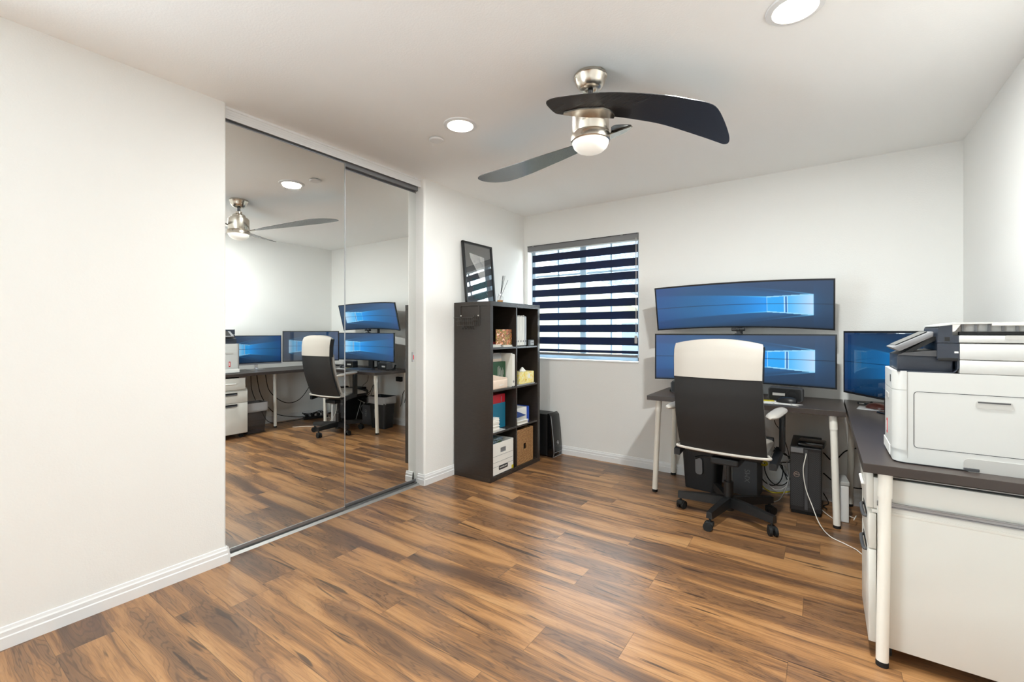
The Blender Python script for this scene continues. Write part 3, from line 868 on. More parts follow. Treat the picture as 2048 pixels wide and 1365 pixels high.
box(bm, .145, .158, -.024, .024, 0, .125, .004); box(bm, .145, .158, -.024, .024, .175, hh, .004)
box(bm, -.158, -.145, -hw, hw, 0, hh, .004); box(bm, -.15, .15, -hw, -hw + .012, 0, hh, .004); box(bm, -.15, .15, hw - .012, hw, 0, hh, .004)
box(bm, -.15, .15, -hw, hw, 0, .01)
obj('weave', bm, 'basket', t)
bm = B(); box(bm, .13, .134, -.03, .03, .115, .185); obj('hole_backing', bm, 'print', t)  # dark plate set just behind the hand hole

# --- on top of the bookcase
fw, fh = .415, .545
lean = math.atan2(.05, .545)
t = thing('framed_picture', 'black framed picture leaning against the wall on top of the bookcase', 'picture', (-2.535, 3.145, KZ + .002))
t.rotation_euler = (0, -lean, 0)
bm = B(); b0 = .018
for a in ((-fw / 2, -fw / 2 + b0, 0, fh), (fw / 2 - b0, fw / 2, 0, fh), (-fw / 2, fw / 2, 0, b0), (-fw / 2, fw / 2, fh - b0, fh)):
    box(bm, 0, .022, a[0], a[1], a[2], a[3], .001)
obj('frame', bm, 'black', t)
bm = B(); box(bm, .002, .008, -fw / 2 + b0, fw / 2 - b0, b0, fh - b0); mt_ = obj('mat_board', bm, 'dgray', t)
bm = B(); prism(bm, [(-.115, fh - .095), (.09, fh - .115), (.085, .22), (.0, .24), (-.03, .30), (-.105, .40)], .0082, .0092, 'x'); obj('artwork', bm, 'art', t)
bm = B(); box(bm, .0081, .0088, -.10, .105, .04, .225); obj('lower_artwork', bm, 'artlow', t)
bm = B(); box(bm, .012, .0135, -fw / 2 + b0, fw / 2 - b0, b0, fh - b0)
gm, N_, L_, b__ = new_mat('picture_glazing'); b__.inputs['Base Color'].default_value = (1, 1, 1, 1); b__.inputs['Roughness'].default_value = 0.01
tr_ = N_.new('ShaderNodeBsdfTransparent'); gl_ = N_.new('ShaderNodeBsdfGlossy'); gl_.inputs['Roughness'].default_value = .01
fr_ = N_.new('ShaderNodeFresnel'); fr_.inputs[0].default_value = 1.9; mx_ = N_.new('ShaderNodeMixShader')
mx_.inputs[0].default_value = .17; L_.new(tr_.outputs[0], mx_.inputs[1]); L_.new(gl_.outputs[0], mx_.inputs[2])
L_.new(mx_.outputs[0], [n for n in N_ if n.type == 'OUTPUT_MATERIAL'][0].inputs[0]); M['glazing'] = gm
obj('glazing', bm, 'glazing', t)

t = thing('reed_diffuser', 'small glass reed diffuser with amber oil on the bookcase', 'diffuser', (-2.27, 3.085, KZ))
bm = B(); lathe(bm, [(0, 0), (.026, 0), (.028, .004), (.028, .05), (.022, .058), (.011, .062), (.011, .072)], seg=24); obj('bottle', bm, 'glazing', t, True)
bm = B(); lathe(bm, [(0, .003), (.025, .003), (.025, .022), (0, .022)], seg=24); obj('oil', bm, 'amber', t, True)
bm = B(); lathe(bm, [(.008, .060), (.013, .060), (.013, .076), (.008, .076)], seg=20); obj('collar', bm, 'chrome', t, True)
for dx, dy in ((.004, .035), (-.004, .045), (.01, .05), (.0, .055), (.012, .09)):
    bm = B(); cyl(bm, (-dx * .3, -dy * .15, .01), (dx * 1.5, dy, .235 if dy < .08 else .20), .0017, seg=6); obj('reed', bm, 'print', t)

# wire basket hung on the side of the bookcase
wb = thing('wire_basket', 'dark wire hook basket hanging on the side of the bookcase', 'wire basket', (-2.413, KY0, 1.27))
wr = .0026
bm = B(); 
tube(bm, [(-.102, -.004, .0), (-.102, -.004, .155), (-.09, -.004, .17), (.09, -.004, .17), (.104, -.004, .155), (.104, -.004, .0)], .0034, 6, False)
obj('hanger', bm, 'wire', wb)
bm = B()
for zz, dd in ((.005, .040), (.04, .052)):
    tube(bm, [(-.10, -.004, zz), (-.108, -dd, zz), (.075, -dd, zz), (.09, -.004, zz)], wr, 5, False)
tube(bm, [(-.10, -.004, .075), (-.125, -.060, .068), (.08, -.060, .068), (.1, -.004, .075)], wr, 5, False)
for k in range(9):
    xx = -.085 + k * .021
    tube(bm, [(xx, -.004, .09 if k > 5 else .07), (xx, -.004, .0), (xx - .006, -.040, .0), (xx - .006, -.056, .06)], wr * .8, 5, False)
obj('wire_cage', bm, 'wire', wb)
for k in range(5):
    xx = -.06 + k * .03
    bm = B(); tube(bm, [(xx, -.008, 0), (xx, -.010, -.018), (xx, -.022, -.026), (xx, -.032, -.016)], wr, 6); obj('hook', bm, 'wire', wb)
for xx in (-.09, .096):
    bm = B(); lathe(bm, [(0, -.008), (.005, -.006), (.005, 0)], seg=12); obj('screw_cap', bm, 'paper', wb, True, loc=(xx, -.006, .085), rot=(-PI / 2, 0, 0))

# ------------------------------------------------------------------ desks
def leg_part(parent, top, bot, r=.0225):
    top, bot = Vector(top), Vector(bot)
    d = (top - bot).normalized()
    mid = bot + d * (.018); mid2 = top - d * .09
    bm = B(); cyl(bm, mid, mid2, r * .88, r * .88, 28); cyl(bm, mid2, top, r, r, 28)
    l = obj('leg', bm, 'legwhite', parent, True)
    bm = B(); cyl(bm, bot, mid + d * .001, r * .9, r * .9, 24); obj('foot', bm, 'rubber', l, True)
    return l
DT = .74
dk = thing('desk', 'short dark topped desk on white legs under the stacked wide monitors', 'desk', (-1.10, 3.372, 0))
bm = B(); box(bm, 0, 1.213, 0, .59, DT - .034, DT, .0015); obj('desktop', bm, 'desktop', dk)
ox, oy = -1.10, 3.372
for tp, bt in (((-1.03, 3.44), (-1.06, 3.44)), ((-1.03, 3.90), (-1.055, 3.93)), ((.05, 3.42), (.07, 3.445)), ((.05, 3.90), (.07, 3.93))):
    leg_part(dk, (tp[0] - ox, tp[1] - oy, DT - .034), (bt[0] - ox, bt[1] - oy, 0))
d2x, d2y = .120, 2.10
dk2 = thing('desk', 'long dark topped desk on white legs carrying the printer', 'desk', (d2x, d2y, 0))
bm = B(); box(bm, 0, .600, 0, YB - .003 - d2y, DT - .034, DT, .0015); obj('desktop', bm, 'desktop2', dk2)
for tp, bt in (((.187, 2.135), (.177, 2.125)), ((.693, 2.17), (.698, 2.15)), ((.40, 2.95), (.385, 2.95)), ((.165, 3.90), (.15, 3.93)), ((.693, 3.9), (.698, 3.92))):
    leg_part(dk2, (tp[0] - d2x, tp[1] - d2y, DT - .034), (bt[0] - d2x, bt[1] - d2y, 0), .0215)

# ------------------------------------------------------------------ screens
def wallpaper(u, v):
    """desktop picture: u 0..1 left to right, v 0..1 bottom to top; returns sRGB 0..255"""
    x, y = u, 1 - v
    # base
    base = [38 - 14 * x + 10 * (1 - y) - 40 * max(0, y - .6), 84 - 24 * abs(x - .2) - 52 * max(0, y - .55) - 6 * (1 - y), 126 - 50 * max(0, y - .6) - 34 * x]
    d = max(0, x - .92) * 6
    wl, wm, wr_ = .66, .765, .905
    def up(t0, y0, t1, y1):
        return y0 + (x - t0) * (y1 - y0) / (t1 - t0)
    # outer cone from the right hand corners
    oc_t = up(wr_, .29, .40, .02); oc_b = up(wr_, .72, .45, .95)
    ic_t = up(wl, .335, .0, .18); ic_b = up(wl, .665, .0, .80)
    g = 0
    if x <= wr_:
        fall = math.exp(-((wr_ - x) / .42) ** 1.3)
        if oc_t < y < oc_b:
            e = min((y - oc_t), (oc_b - y))
            g += .42 * fall * min(1, e / .10)
        if x < wl:
            f2 = math.exp(-((wl - x) / .34) ** 1.1)
            if ic_t < y < ic_b:
                e = min(y - ic_t, ic_b - y)
                g += .66 * f2 * (min(1, e / .02)) + .12 * f2
            for c in (ic_t, ic_b):
                g += .75 * f2 ** 1.5 * math.exp(-((y - c) / .012) ** 2)
        for c in (oc_t, oc_b):
            g += .35 * fall ** 2 * math.exp(-((y - c) / .014) ** 2)
    else:
        g += .25 * math.exp(-((x - wr_) / .03)) * math.exp(-((y - .5) / .3) ** 2)
    hi = (16, 150, 242)
    c = [base[i] + (hi[i] - base[i]) * min(1, g) for i in range(3)]
    q = 0
    if x <= wr_:
        for cc, x0, w_ in ((oc_t, wr_, .010), (oc_b, wr_, .010)):
            q += .9 * math.exp(-(x0 - x) / .07) * math.exp(-((y - cc) / w_) ** 2)
        if x < wl:
            for cc in (ic_t, ic_b): q += .75 * math.exp(-(wl - x) / .10) * math.exp(-((y - cc) / .009) ** 2)
    c = [c[i] + ((150, 225, 255)[i] - c[i]) * min(1, q) for i in range(3)]
    # window panes
    yt = up(wl, .335, wr_, .29); yb_ = up(wl, .665, wr_, .72)
    if wl <= x <= wr_ and yt <= y <= yb_:
        s = (x - wm) / (wr_ - wm)
        if x < wm: p = (34, 166, 246)
        else: p = (70 + 120 * s, 182 + 40 * s, 250)
        c = list(p)
        if wm - .007 < x < wm + .006: c = [40, 110, 180]
        for xx, w_ in ((wl, .0022), (wm - .0075, .003), (wm + .0075, .003), (wr_, .003)):
            if abs(x - xx) < w_: c = [170, 225, 255]
    if wl <= x <= wr_ and (abs(y - yt) < .011 or abs(y - yb_) < .011): c = [150, 218, 255]
    if abs(y - .49) < .008 : c = [c[0] * .72, c[1] * .62, c[2] * .66]
    if y > .95: c = [k * (1 - (y - .95) * 5) for k in c]
    return c

def screen_mat(name, es, rough, coat, wash):
    m, N, L, b = new_mat(name)
    a = N.new('ShaderNodeVertexColor'); a.layer_name = 'picture'
    b.inputs['Base Color'].default_value = lin(wash)
    b.inputs['Roughness'].default_value = rough
    b.inputs['Specular IOR Level'].default_value = coat
    L.new(a.outputs[0], b.inputs['Emission Color']); b.inputs['Emission Strength'].default_value = es
    return m
M['scr_matte'] = screen_mat('matte_screen', 1.0 / 2 ** EXPO, .45, .35, (42, 46, 52))
M['scr_gloss'] = screen_mat('gloss_screen', .55 / 2 ** EXPO, .02, .9, (8, 8, 10))
M['scr_gloss2'] = screen_mat('semi_gloss_screen', .8 / 2 ** EXPO, .2, .5, (12, 12, 14))

def monitor(name, label, w, h, R, m, origin, right, upv, cat='monitor', bez=.010, thick=.02, group=None, chin=0, chin_m='alu', nx=400, ny=110, frame_m='black'):
    """origin: centre of the screen's end chord; right/up: viewer's directions. Curved about a vertical axis with radius R (0 = flat)"""
    x = Vector(right).normalized(); y = Vector(upv).normalized(); z = x.cross(y).normalized()  # z towards viewer
    t = thing(name, label, cat, origin, 0, group)
    rotm = Matrix((x, y, z)).transposed()
    t.rotation_euler = rotm.to_euler()
    sag = 0 if not R else R - math.sqrt(R * R - (w / 2) ** 2)
    def dz(px):
        if not R: return 0
        return (R - math.sqrt(max(0, R * R - px * px))) - sag
    def slab(x0, x1, y0, y1, z0, z1, n):
        bm = B(); rows = []
        for k in range(n + 1):
            px = x0 + (x1 - x0) * k / n; d = dz(px)
            rows.append([(px, y0, z0 + d), (px, y1, z0 + d), (px, y1, z1 + d), (px, y0, z1 + d)])
        V = grid(bm, rows, True); bm.faces.new(V[0]); bm.faces.new(V[-1][::-1])
        return bm
    n = 36 if R else 1
    obj('housing', slab(-w / 2, w / 2, -h / 2 - chin, h / 2, -thick, 0, n), frame_m, t, bool(R))
    if R:
        bm = B()
        rows = [[(px, yy, dz(px) - thick - .03 * (1 - (abs(px) / (w * .4)) ** 2) * (1 - (yy / (h * .35)) ** 2) * 1.0) for yy in [(-.35 + .7 * j / 10) * h for j in range(11)]] for px in [(-.4 + .8 * k / 20) * w for k in range(21)]]
        grid(bm, rows); obj('rear_bulge', bm, frame_m, t, True)
    bm = B(); bm.loops.layers.float_color.new('picture') if False else None
    sw, sh = w - 2 * bez, h - 2 * bez
    V = [[bm.verts.new((-sw / 2 + sw * i / nx, -sh / 2 + sh * j / ny, .0006 + dz(-sw / 2 + sw * i / nx))) for j in range(ny + 1)] for i in range(nx + 1)]
    for i in range(nx):
        for j in range(ny): bm.faces.new((V[i][j], V[i + 1][j], V[i + 1][j + 1], V[i][j + 1]))
    me = bpy.data.meshes.new('screen'); bm.to_mesh(me)
    att = me.color_attributes.new('picture', 'FLOAT_COLOR', 'POINT')
    buf = []
    for v in me.vertices:
        c = wallpaper((v.co.x + sw / 2) / sw, (v.co.y + sh / 2) / sh)
        buf += list(lin([max(0, min(255, q)) for q in c]))
    att.data.foreach_set('color', buf)
    bm.free(); me.materials.append(M[m])
    for p in me.polygons: p.use_smooth = True
    so_ = bpy.data.objects.new('screen', me); COL.objects.link(so_); so_.parent = t
    if chin:
        obj('chin', slab(-w / 2, w / 2, -h / 2 - chin, -h / 2, .0, .003, 1), chin_m, t)
    return t

til = math.radians(14)
monC = monitor('curved_monitor', 'lower wide curved monitor standing on the desk below the webcam', 1.195, .365, 1.8, 'scr_matte', (-.523, 3.642, 1.023), (1, .008, 0), (0, 0, 1), nx=420, ny=120)
monD = monitor('curved_monitor', 'upper wide curved monitor mounted above the webcam and tilted down', 1.190, .353, 1.8, 'scr_matte', (-.530, 3.679, 1.402), (1, -.004, 0), (0, -math.sin(til), math.cos(til)), nx=420, ny=120)
mb_ = Vector((.471 - .109, 3.089 - 3.676, 0)); wB = mb_.length
monB = monitor('glossy_monitor', 'large glossy monitor set at an angle in the desk corner', wB, .405, 0, 'scr_gloss', (.290, 3.3825, 1.026), mb_, (0, 0, 1), bez=.012, nx=260, ny=150)
monA = monitor('desk_monitor', 'smaller monitor with silver foot on the long desk behind the printer', .60, .345, 0, 'scr_gloss2', (.475, 2.775, .999), (0, -1, 0), (0, 0, 1), bez=.008, chin=.018, nx=220, ny=120)
# silver foot and neck
bm = B(); lathe(bm, [(0, 0), (.11, 0), (.11, .004), (.09, .009), (0, .011)], c=(0, -.258, -.03), seg=36)
for v in bm.verts:
    x_, y_, z_ = v.co; v.co = (x_, -.2585 + (z_ + .03), y_ * .8 - .05 + .258 * .8)
obj('foot', bm, 'alu', monA, True)
bm = B(); box(bm, -.02, .02, -.25, -.10, -.05, -.03, .004); obj('neck', bm, 'chrome', monA)
# corner monitor stand
bm = B(); box(bm, -.03, .03, -.280, -.10, -.045, -.022, .004); obj('neck', bm, 'black', monB)
bm = B(); box(bm, -.06, .06, -.2855, -.276, -.16, .0, .004); obj('foot', bm, 'gloss', monB)
# stand of the lower monitor
bm = B(); box(bm, -.045, .045, -.275, -.12, -.145, -.115, .006); obj('neck', bm, 'black', monC)
bm = B(); prism(bm, [(-.16, .0), (-.14, .01), (-.02, -.12), (.02, -.12), (.14, .01), (.16, .0), (.03, -.17), (-.03, -.17)], -.2825, -.272, 'y') ; obj('foot', bm, 'black', monC)
# post that carries the upper one
arm = thing('monitor_mount', 'black desk mount post behind the lower monitor carrying the upper one', 'monitor mount', (-.53, 3.88, DT))
bm = B(); cyl(bm, (0, 0, 0), (0, 0, .76), .016); obj('post', bm, 'black', arm, True)
bm = B(); box(bm, -.06, .06, -.05, .05, 0, .012, .003); obj('base_plate', bm, 'black', arm)
bm = B(); box(bm, -.06, .06, -.055, -.014, .60, .72, .006); obj('bracket', bm, 'black', arm)

wc = thing('webcam', 'small black webcam clipped on top of the lower wide monitor', 'webcam', (-.523, 3.722, 1.2058))
bm = B(); box(bm, -.045, .045, -.022, .012, .022, .047, .006, 3); obj('body', bm, 'black', wc, True)
bm = B(); cyl(bm, (0, -.0225, .035), (0, -.026, .035), .009, seg=20); obj('lens', bm, 'gloss', wc, True)
bm = B(); box(bm, -.022, .022, -.028, .02, 0, .006, .002); box(bm, -.012, .012, -.008, .006, .005, .024, .002); obj('clip', bm, 'dgray', wc)

def speaker(x, y, rz, label):
    t = thing('desk_speaker', label, 'speaker', (x, y, DT), rz, 'black desk speakers under the lower monitor')
    w, h, d = .205, .092, .085
    bm = B(); prism(bm, rrect(w, h, .016, 5, 0, h / 2 + .001), -d / 2, d / 2, 'y'); obj('cabinet', bm, 'dgray', t, True)
    bm = B(); prism(bm, rrect(w - .012, h - .012, .012, 5, 0, h / 2 + .001), -d / 2 - .003, -d / 2 + .001, 'y'); gr = obj('grille', bm, 'black', t, True)
    for cx in (.045, .0):
        bm = B(); 
        for rr in (.034, .026): tube(bm, [(cx + rr * math.cos(a), -d / 2 - .0035, h / 2 + rr * math.sin(a)) for a in [2 * PI * k / 24 for k in range(24)]], .0011, 5, False, closed=True)
        if cx: obj('cone_ring', bm, 'rubber', gr)
        else: bm.free()
    bm = B(); box(bm, -.075, .0, -d / 2 - .0045, -d / 2 - .003, .038, .056); obj('badge', bm, 'lgray', t)
    return t
speaker(-.215, 3.665, math.radians(-4), 'black speaker beside the mouse and papers, clear of the chair')
speaker(-.895, 3.690, math.radians(8), 'black speaker at the bookcase end of the short desk, half hidden by the chair')

def mouse(x, y, z, rz, m, label, s=1.0):
    bm = B(); rows = []
    for i in range(11):
        a = i / 10; ln = -.055 + .11 * a
        wd = .031 * math.sqrt(max(.02, 1 - (abs(ln) / .058) ** 2.6)); hh = .036 * math.sqrt(max(.03, 1 - (abs(ln + .008) / .064) ** 2))
        rows.append([(wd * math.cos(t_), ln, hh * math.sin(t_) + .001) for t_ in [PI * k / 12 for k in range(13)]])
    V = grid(bm, rows); bm.faces.new(V[0]); bm.faces.new(V[-1][::-1])
    bmesh.ops.scale(bm, vec=(s, s, s), verts=bm.verts)
    t = thing('computer_mouse', label, 'mouse', (x, y, z), rz)
    obj('shell', bm, m, t, True)
    bm = B(); cyl(bm, (-.003, .028, .033 * s), (.003, .028, .033 * s), .006, seg=14); obj('wheel', bm, 'rubber', t, True)
    return t
bm = B()
pts = [(-.15, -.115), (.02, -.10), (.115, -.12), (.085, -.085), (.135, -.05), (.05, -.03), (.06, .05), (-.14, .06)]
prism(bm, pts, 0, .002, 'z'); 
pp = thing('paper_sheets', 'rumpled white sheets with dark spots under the black mouse', 'papers', (-.245, 3.555, DT + .0003)); obj('sheet', bm, 'paper', pp)
bm = B()
for (a, b_, r_) in ((-.03, -.08, .007), (.07, -.085, .005), (.075, -.105, .006), (.0, -.06, .004), (-.09, -.05, .006), (-.01, .03, .004)): cyl(bm, (a, b_, .002), (a, b_, .0026), r_, seg=10)
obj('ink_spots', bm, 'print', pp)
bm = B(); prism(bm, [(-.15, -.02), (-.03, .0), (-.04, .05), (-.15, .045)], .0022, .005, 'z'); obj('yellow_note', bm, 'yellow', pp)
mouse(-.205, 3.545, DT + .003, math.radians(75), 'black', 'black computer mouse on the white sheets by the desk speaker', 1.1)

kb = thing('laptop', 'closed thin black laptop on the short desk in front of the monitors', 'laptop', (-.60, 3.50, DT), math.radians(3))
bm = B(); box(bm, -.20, .17, -.11, .12, 0, .010, .003); obj('base', bm, 'alu', kb); 
bm = B(); box(bm, -.20, .17, -.11, .12, .0105, .017, .003); obj('lid', bm, 'slate', kb)
t = thing('smart_phone', 'dark phone on a small stand at the bookcase end of the desk', 'phone', (-.998, 3.745, DT), math.radians(20))
bm = B(); box(bm, -.024, .024, -.004, .004, .01, .070, .004, mtx=Matrix.Rotation(-.3, 4, 'X')); obj('body', bm, 'gloss', t)
bm = B(); lathe(bm, [(0, 0), (.035, 0), (.035, .012), (.02, .02), (0, .02)], seg=24); obj('stand', bm, 'black', t, True)

# long desk small things
t = thing('mouse_pad', 'thin pale pad under the brown mouse on the long desk', 'mouse pad', (.262, 3.60, DT), math.radians(-8))
bm = B(); box(bm, -.08, .08, -.09, .07, 0, .003, .001); obj('pad', bm, 'silver', t)
mouse(.270, 3.585, DT + .0032, math.radians(50), 'mouse2', 'brown black mouse on the pale pad by the printer', 1.05)
t = thing('card_reader', 'small flat black device with white lettering beside the brown mouse', 'device', (.24, 3.775, DT), math.radians(-20))
bm = B(); box(bm, -.05, .05, -.02, .02, 0, .014, .002); cr = obj('case', bm, 'black', t)
bm = B(); box(bm, -.04, -.012, -.0206, -.020, .004, .010); obj('lettering', bm, 'paper', cr)

# ------------------------------------------------------------------ office chair
ch = thing('office_chair', 'high backed office chair, white head section over black back, rolled up to the desk', 'chair', (-.514, 3.245, 0), math.radians(-4))
# chair frame: local +y forward (towards the desk)
def back_line(v):
    """v 0..1 bottom to top -> (y, z, half width) of the rear face"""
    K = [(0, -.195, .472, .254), (.12, -.235, .56, .255), (.32, -.285, .70, .255), (.52, -.315, .84, .252), (.68, -.325, .945, .249), (.85, -.322, 1.06, .251), (.94, -.312, 1.118, .252), (1, -.298, 1.150, .247)]
    for a, b_ in zip(K, K[1:]):
        if v <= b_[0]:
            t = (v - a[0]) / (b_[0] - a[0]); return tuple(a[i] + (b_[i] - a[i]) * t for i in (1, 2, 3))
    return K[-1][1:]
def back_slab(v0, v1, n, off0, off1, inset=0, arch=False, crown=.012):
    """shell between offsets (forward) off0 and off1"""
    bm = B(); rows = []
    for i in range(n + 1):
        v = v0 + (v1 - v0) * i / n; y, z, hw = back_line(v); hw -= inset
        th = off1 - off0; ring = []
        e = min(1, (1 - v) / .10) if arch else 1
        th_ = th * (.55 + .45 * math.sqrt(max(0, 1 - (1 - e) ** 2)))
        m_ = 14
        for k in range(m_ + 1):          # rear face
            s = -1 + 2 * k / m_
            zz = z + (.030 * (1 - s * s) * ((v - .8) / .2) if arch and v > .8 else 0)
            ring.append((hw * s, y + off0 - crown * (1 - s * s) + (.012 * abs(s) ** 6), zz))
        for k in range(m_ + 1):
            s = 1 - 2 * k / m_
            zz = z + (.030 * (1 - s * s) * ((v - .8) / .2) if arch and v > .8 else 0)
            ring.append((hw * s * .99, y + off0 + th_ - .012 * abs(s) ** 6 + .012 * (1 - s * s), zz))
        rows.append(ring)
    V = grid(bm, rows, True)
    bm.faces.new(V[0][::-1]); bm.faces.new(V[-1])
    return bm
obj('backrest', back_slab(0, .675, 14, 0, .045), 'leatherb', ch, True)
obj('head_section', back_slab(.675, 1, 14, -.002, .075, -.001, True, .016), 'leatherw', ch, True)
obj('back_cushion', back_slab(.02, .70, 14, .046, .095, .008), 'leatherw', ch, True)
bm = B(); y_, z_, hw_ = back_line(0); tube(bm, [(-hw_ - .002, y_ + .04, z_ + .004), (-hw_, y_ - .004, z_ - .004), (0, y_ - .014, z_ - .010), (hw_, y_ - .004, z_ - .004), (hw_ + .002, y_ + .04, z_ + .004)], .0085, 8); obj('piping', bm, 'leatherw', ch, True)
# side gusset, dark, on the head section's flanks
for s in (-1, 1):
    bm = B(); rows = []
    for i in range(11):
        v = .66 + .31 * i / 10; y, z, hw = back_line(v)
        rows.append([(s * (hw + .0025), y + .010, z), (s * (hw + .004), y + .035, z), (s * (hw + .0025), y + .062, z)])
    grid(bm, rows); obj('side_gusset', bm, 'leatherb', ch, True)
# seat
bm = B(); rows = []
for i in range(13):
    a = i / 12; y = -.17 + .46 * a
    hw = .25 - .03 * (a ** 3); zt = .505 + .012 * math.sin(PI * a) - .03 * max(0, a - .85) / .15
    rows.append([(hw * math.cos(t_) if abs(math.cos(t_)) > 0 else 0, y, .46 + (zt - .46) * max(0, math.sin(t_)) ** .35 if math.sin(t_) > 0 else .46) for t_ in [PI * k / 16 for k in range(17)]])
V = grid(bm, rows); bm.faces.new(V[0]); bm.faces.new(V[-1][::-1]); obj('seat', bm, 'leatherw', ch, True)
bm = B(); box(bm, -.225, .225, -.15, .285, .425, .468, .02, 3); obj('seat_base', bm, 'leatherb', ch, True)
bm = B(); cyl(bm, (-.215, .29, .466), (.215, .29, .466), .036, seg=20); obj('seat_front_roll', bm, 'leatherb', ch, True)
# arms
for s in (-1, 1):
    bm = B(); rows = []
    for i in range(15):
        a = i / 14; y = -.26 + .35 * a
        hw = .039 * math.sqrt(max(.03, 1 - (abs(a - .5) * 2) ** 4)); hz = .019 * math.sqrt(max(.05, 1 - (abs(a - .5) * 2) ** 4))
        zc = .722 + .012 * a
        xc = s * (.300 if s < 0 else .290) + .02 * (a - .5)
        rows.append([(xc + hw * math.cos(t_), y, zc + hz * math.sin(t_)) for t_ in [2 * PI * k / 16 for k in range(16)]])
    V = grid(bm, rows, True); bm.faces.new(V[0]); bm.faces.new(V[-1][::-1])
    ar = obj('armrest', bm, 'leatherw', ch, True)
    bm = B()
    box(bm, s * .285, s * .315, .02, .075, .47, .712, .006)
    prism(bm, [(.075, .49), (.075, .44), (-.17, .40), (-.17, .44)], s * .262, s * .30, 'x')
    obj('arm_bracket', bm, 'black', ch, True)
# mechanism, column, base
bm = B(); box(bm, -.085, .085, -.12, .12, .365, .41, .01); obj('tilt_mechanism', bm, 'black', ch)
bm = B(); tube(bm, [(-.06, -.02, .385), (-.15, -.03, .38), (-.20, -.05, .365)], lambda u: .006 + .004 * u, 8); obj('lever', bm, 'black', ch, True)
bm = B(); cyl(bm, (0, 0, .09), (0, 0, .235), .029); cyl(bm, (0, 0, .235), (0, 0, .37), .0165); cyl(bm, (0, 0, .05), (0, 0, .1), .034); obj('gas_column', bm, 'black', ch, True)
for k in range(5):
    a = math.radians(187 + 4 + 72 * k)
    c, s_ = math.cos(a), math.sin(a)
    bm = B()
    L0, L1 = .02, .315
    def Q(r, w, z): return (c * r - s_ * w, s_ * r + c * w, z)
    rows = [[Q(r, -w, z0), Q(r, w, z0), Q(r, w * .8, z1), Q(r, -w * .8, z1)] for r, w, z0, z1 in ((L0, .026, .075, .135), (.16, .023, .078, .130), (L1, .019, .078, .118))]
    V = grid(bm, rows, True); bm.faces.new(V[0]); bm.faces.new(V[-1][::-1])
    lg = obj('base_leg', bm, 'black', ch)
    r0 = .298; b2 = a + 1.1 + k * .7
    cc = Vector((c * r0, s_ * r0, 0)); f = Vector((math.cos(b2), math.sin(b2), 0)); sd = Vector((-f.y, f.x, 0))
    bm = B()
    for q in (-1, 1): cyl(bm, cc + sd * (.008 * q) + Vector((0, 0, .027)) - f * .012, cc + sd * (.024 * q) + Vector((0, 0, .027)) - f * .012, .027, seg=20)
    cyl(bm, cc + Vector((0, 0, .04)), cc + Vector((0, 0, .08)), .008, seg=12)
    box(bm, -.022, .022, -.022, .022, .030, .058, .008, mtx=Matrix.Translation(cc) @ Matrix.Rotation(b2, 4, 'Z'))
    obj('caster', bm, 'rubber', lg, True)

# ------------------------------------------------------------------ under the short desk
bn = thing('waste_bin', 'black plastic waste bin with clear liner under the short desk', 'waste bin', (-.775, 3.745, 0), math.radians(-8))
def tapered(bm, w0, d0, w1, d1, z0, z1, r=.03, n=5, cap0=True, mi=0):
    a = rrect(w0, d0, r, n); b_ = rrect(w1, d1, r * 1.2, n)
    v0 = [bm.verts.new((x, y, z0)) for x, y in a]; v1 = [bm.verts.new((x, y, z1)) for x, y in b_]
    for k in range(len(a)): bm.faces.new((v0[k], v0[(k + 1) % len(a)], v1[(k + 1) % len(a)], v1[k])).material_index = mi
    if cap0: bm.faces.new(v0)
    return v0, v1
bm = B(); tapered(bm, .235, .165, .285, .205, 0, .395); tapered(bm, .228, .158, .278, .198, .006, .395)
tapered(bm, .295, .215, .298, .218, .368, .398, cap0=False)
obj('body', bm, 'bin', bn, True)
bm = B(); tapered(bm, .281, .201, .301, .221, .325, .399, cap0=False)
r0_ = rrect(.302, .222, .036, 5); 
v0 = [bm.verts.new((x, y, .400)) for x, y in r0_]; v1 = [bm.verts.new((x * 1.01, y * 1.01, .315 + .012 * math.sin(k * 2.1))) for k, (x, y) in enumerate(r0_)]
for k in range(len(r0_)): bm.faces.new((v0[k], v0[(k + 1) % len(r0_)], v1[(k + 1) % len(r0_)], v1[k]))
obj('liner', bm, 'liner', bn, True)
bm = B(); prism(bm, rrect(.052, .125, .02, 5, .005, .19), -.109, -.100, 'y'); bmesh.ops.rotate(bm, cent=(0, -.1, .19), matrix=Matrix.Rotation(.05, 3, 'X'), verts=bm.verts); obj('clear_slot', bm, 'gray', bn, True)

t = thing('subwoofer_box', 'plain dark box with embossed lettering standing on the floor behind the chair', 'box', (-.475, 3.80, 0), math.radians(-6))
bm = B(); box(bm, -.085, .085, -.07, .10, 0, .26, .004); sb = obj('case', bm, 'dgray', t)
bm = text_bm('XMS', .05); bmesh.ops.transform(bm, matrix=basis((.02, -.0705, .15), (0, 0, 1), (-1, 0, 0)), verts=bm.verts); obj('embossed_lettering', bm, 'gray', sb)

def ring_logo(parent, origin, xdir, ydir, r, m='chrome'):
    M4 = basis(origin, xdir, ydir)
    bm = B(); tube(bm, [(r * math.cos(2 * PI * k / 28), r * math.sin(2 * PI * k / 28), .001) for k in range(28)], r * .09, 6, False, closed=True)
    t_ = text_bm('DELL', r * .72)
    me = bpy.data.meshes.new('x'); t_.to_mesh(me); t_.free(); bm.from_mesh(me); bpy.data.meshes.remove(me)
    bmesh.ops.transform(bm, matrix=M4, verts=bm.verts)
    return obj('ring_logo', bm, m, parent)

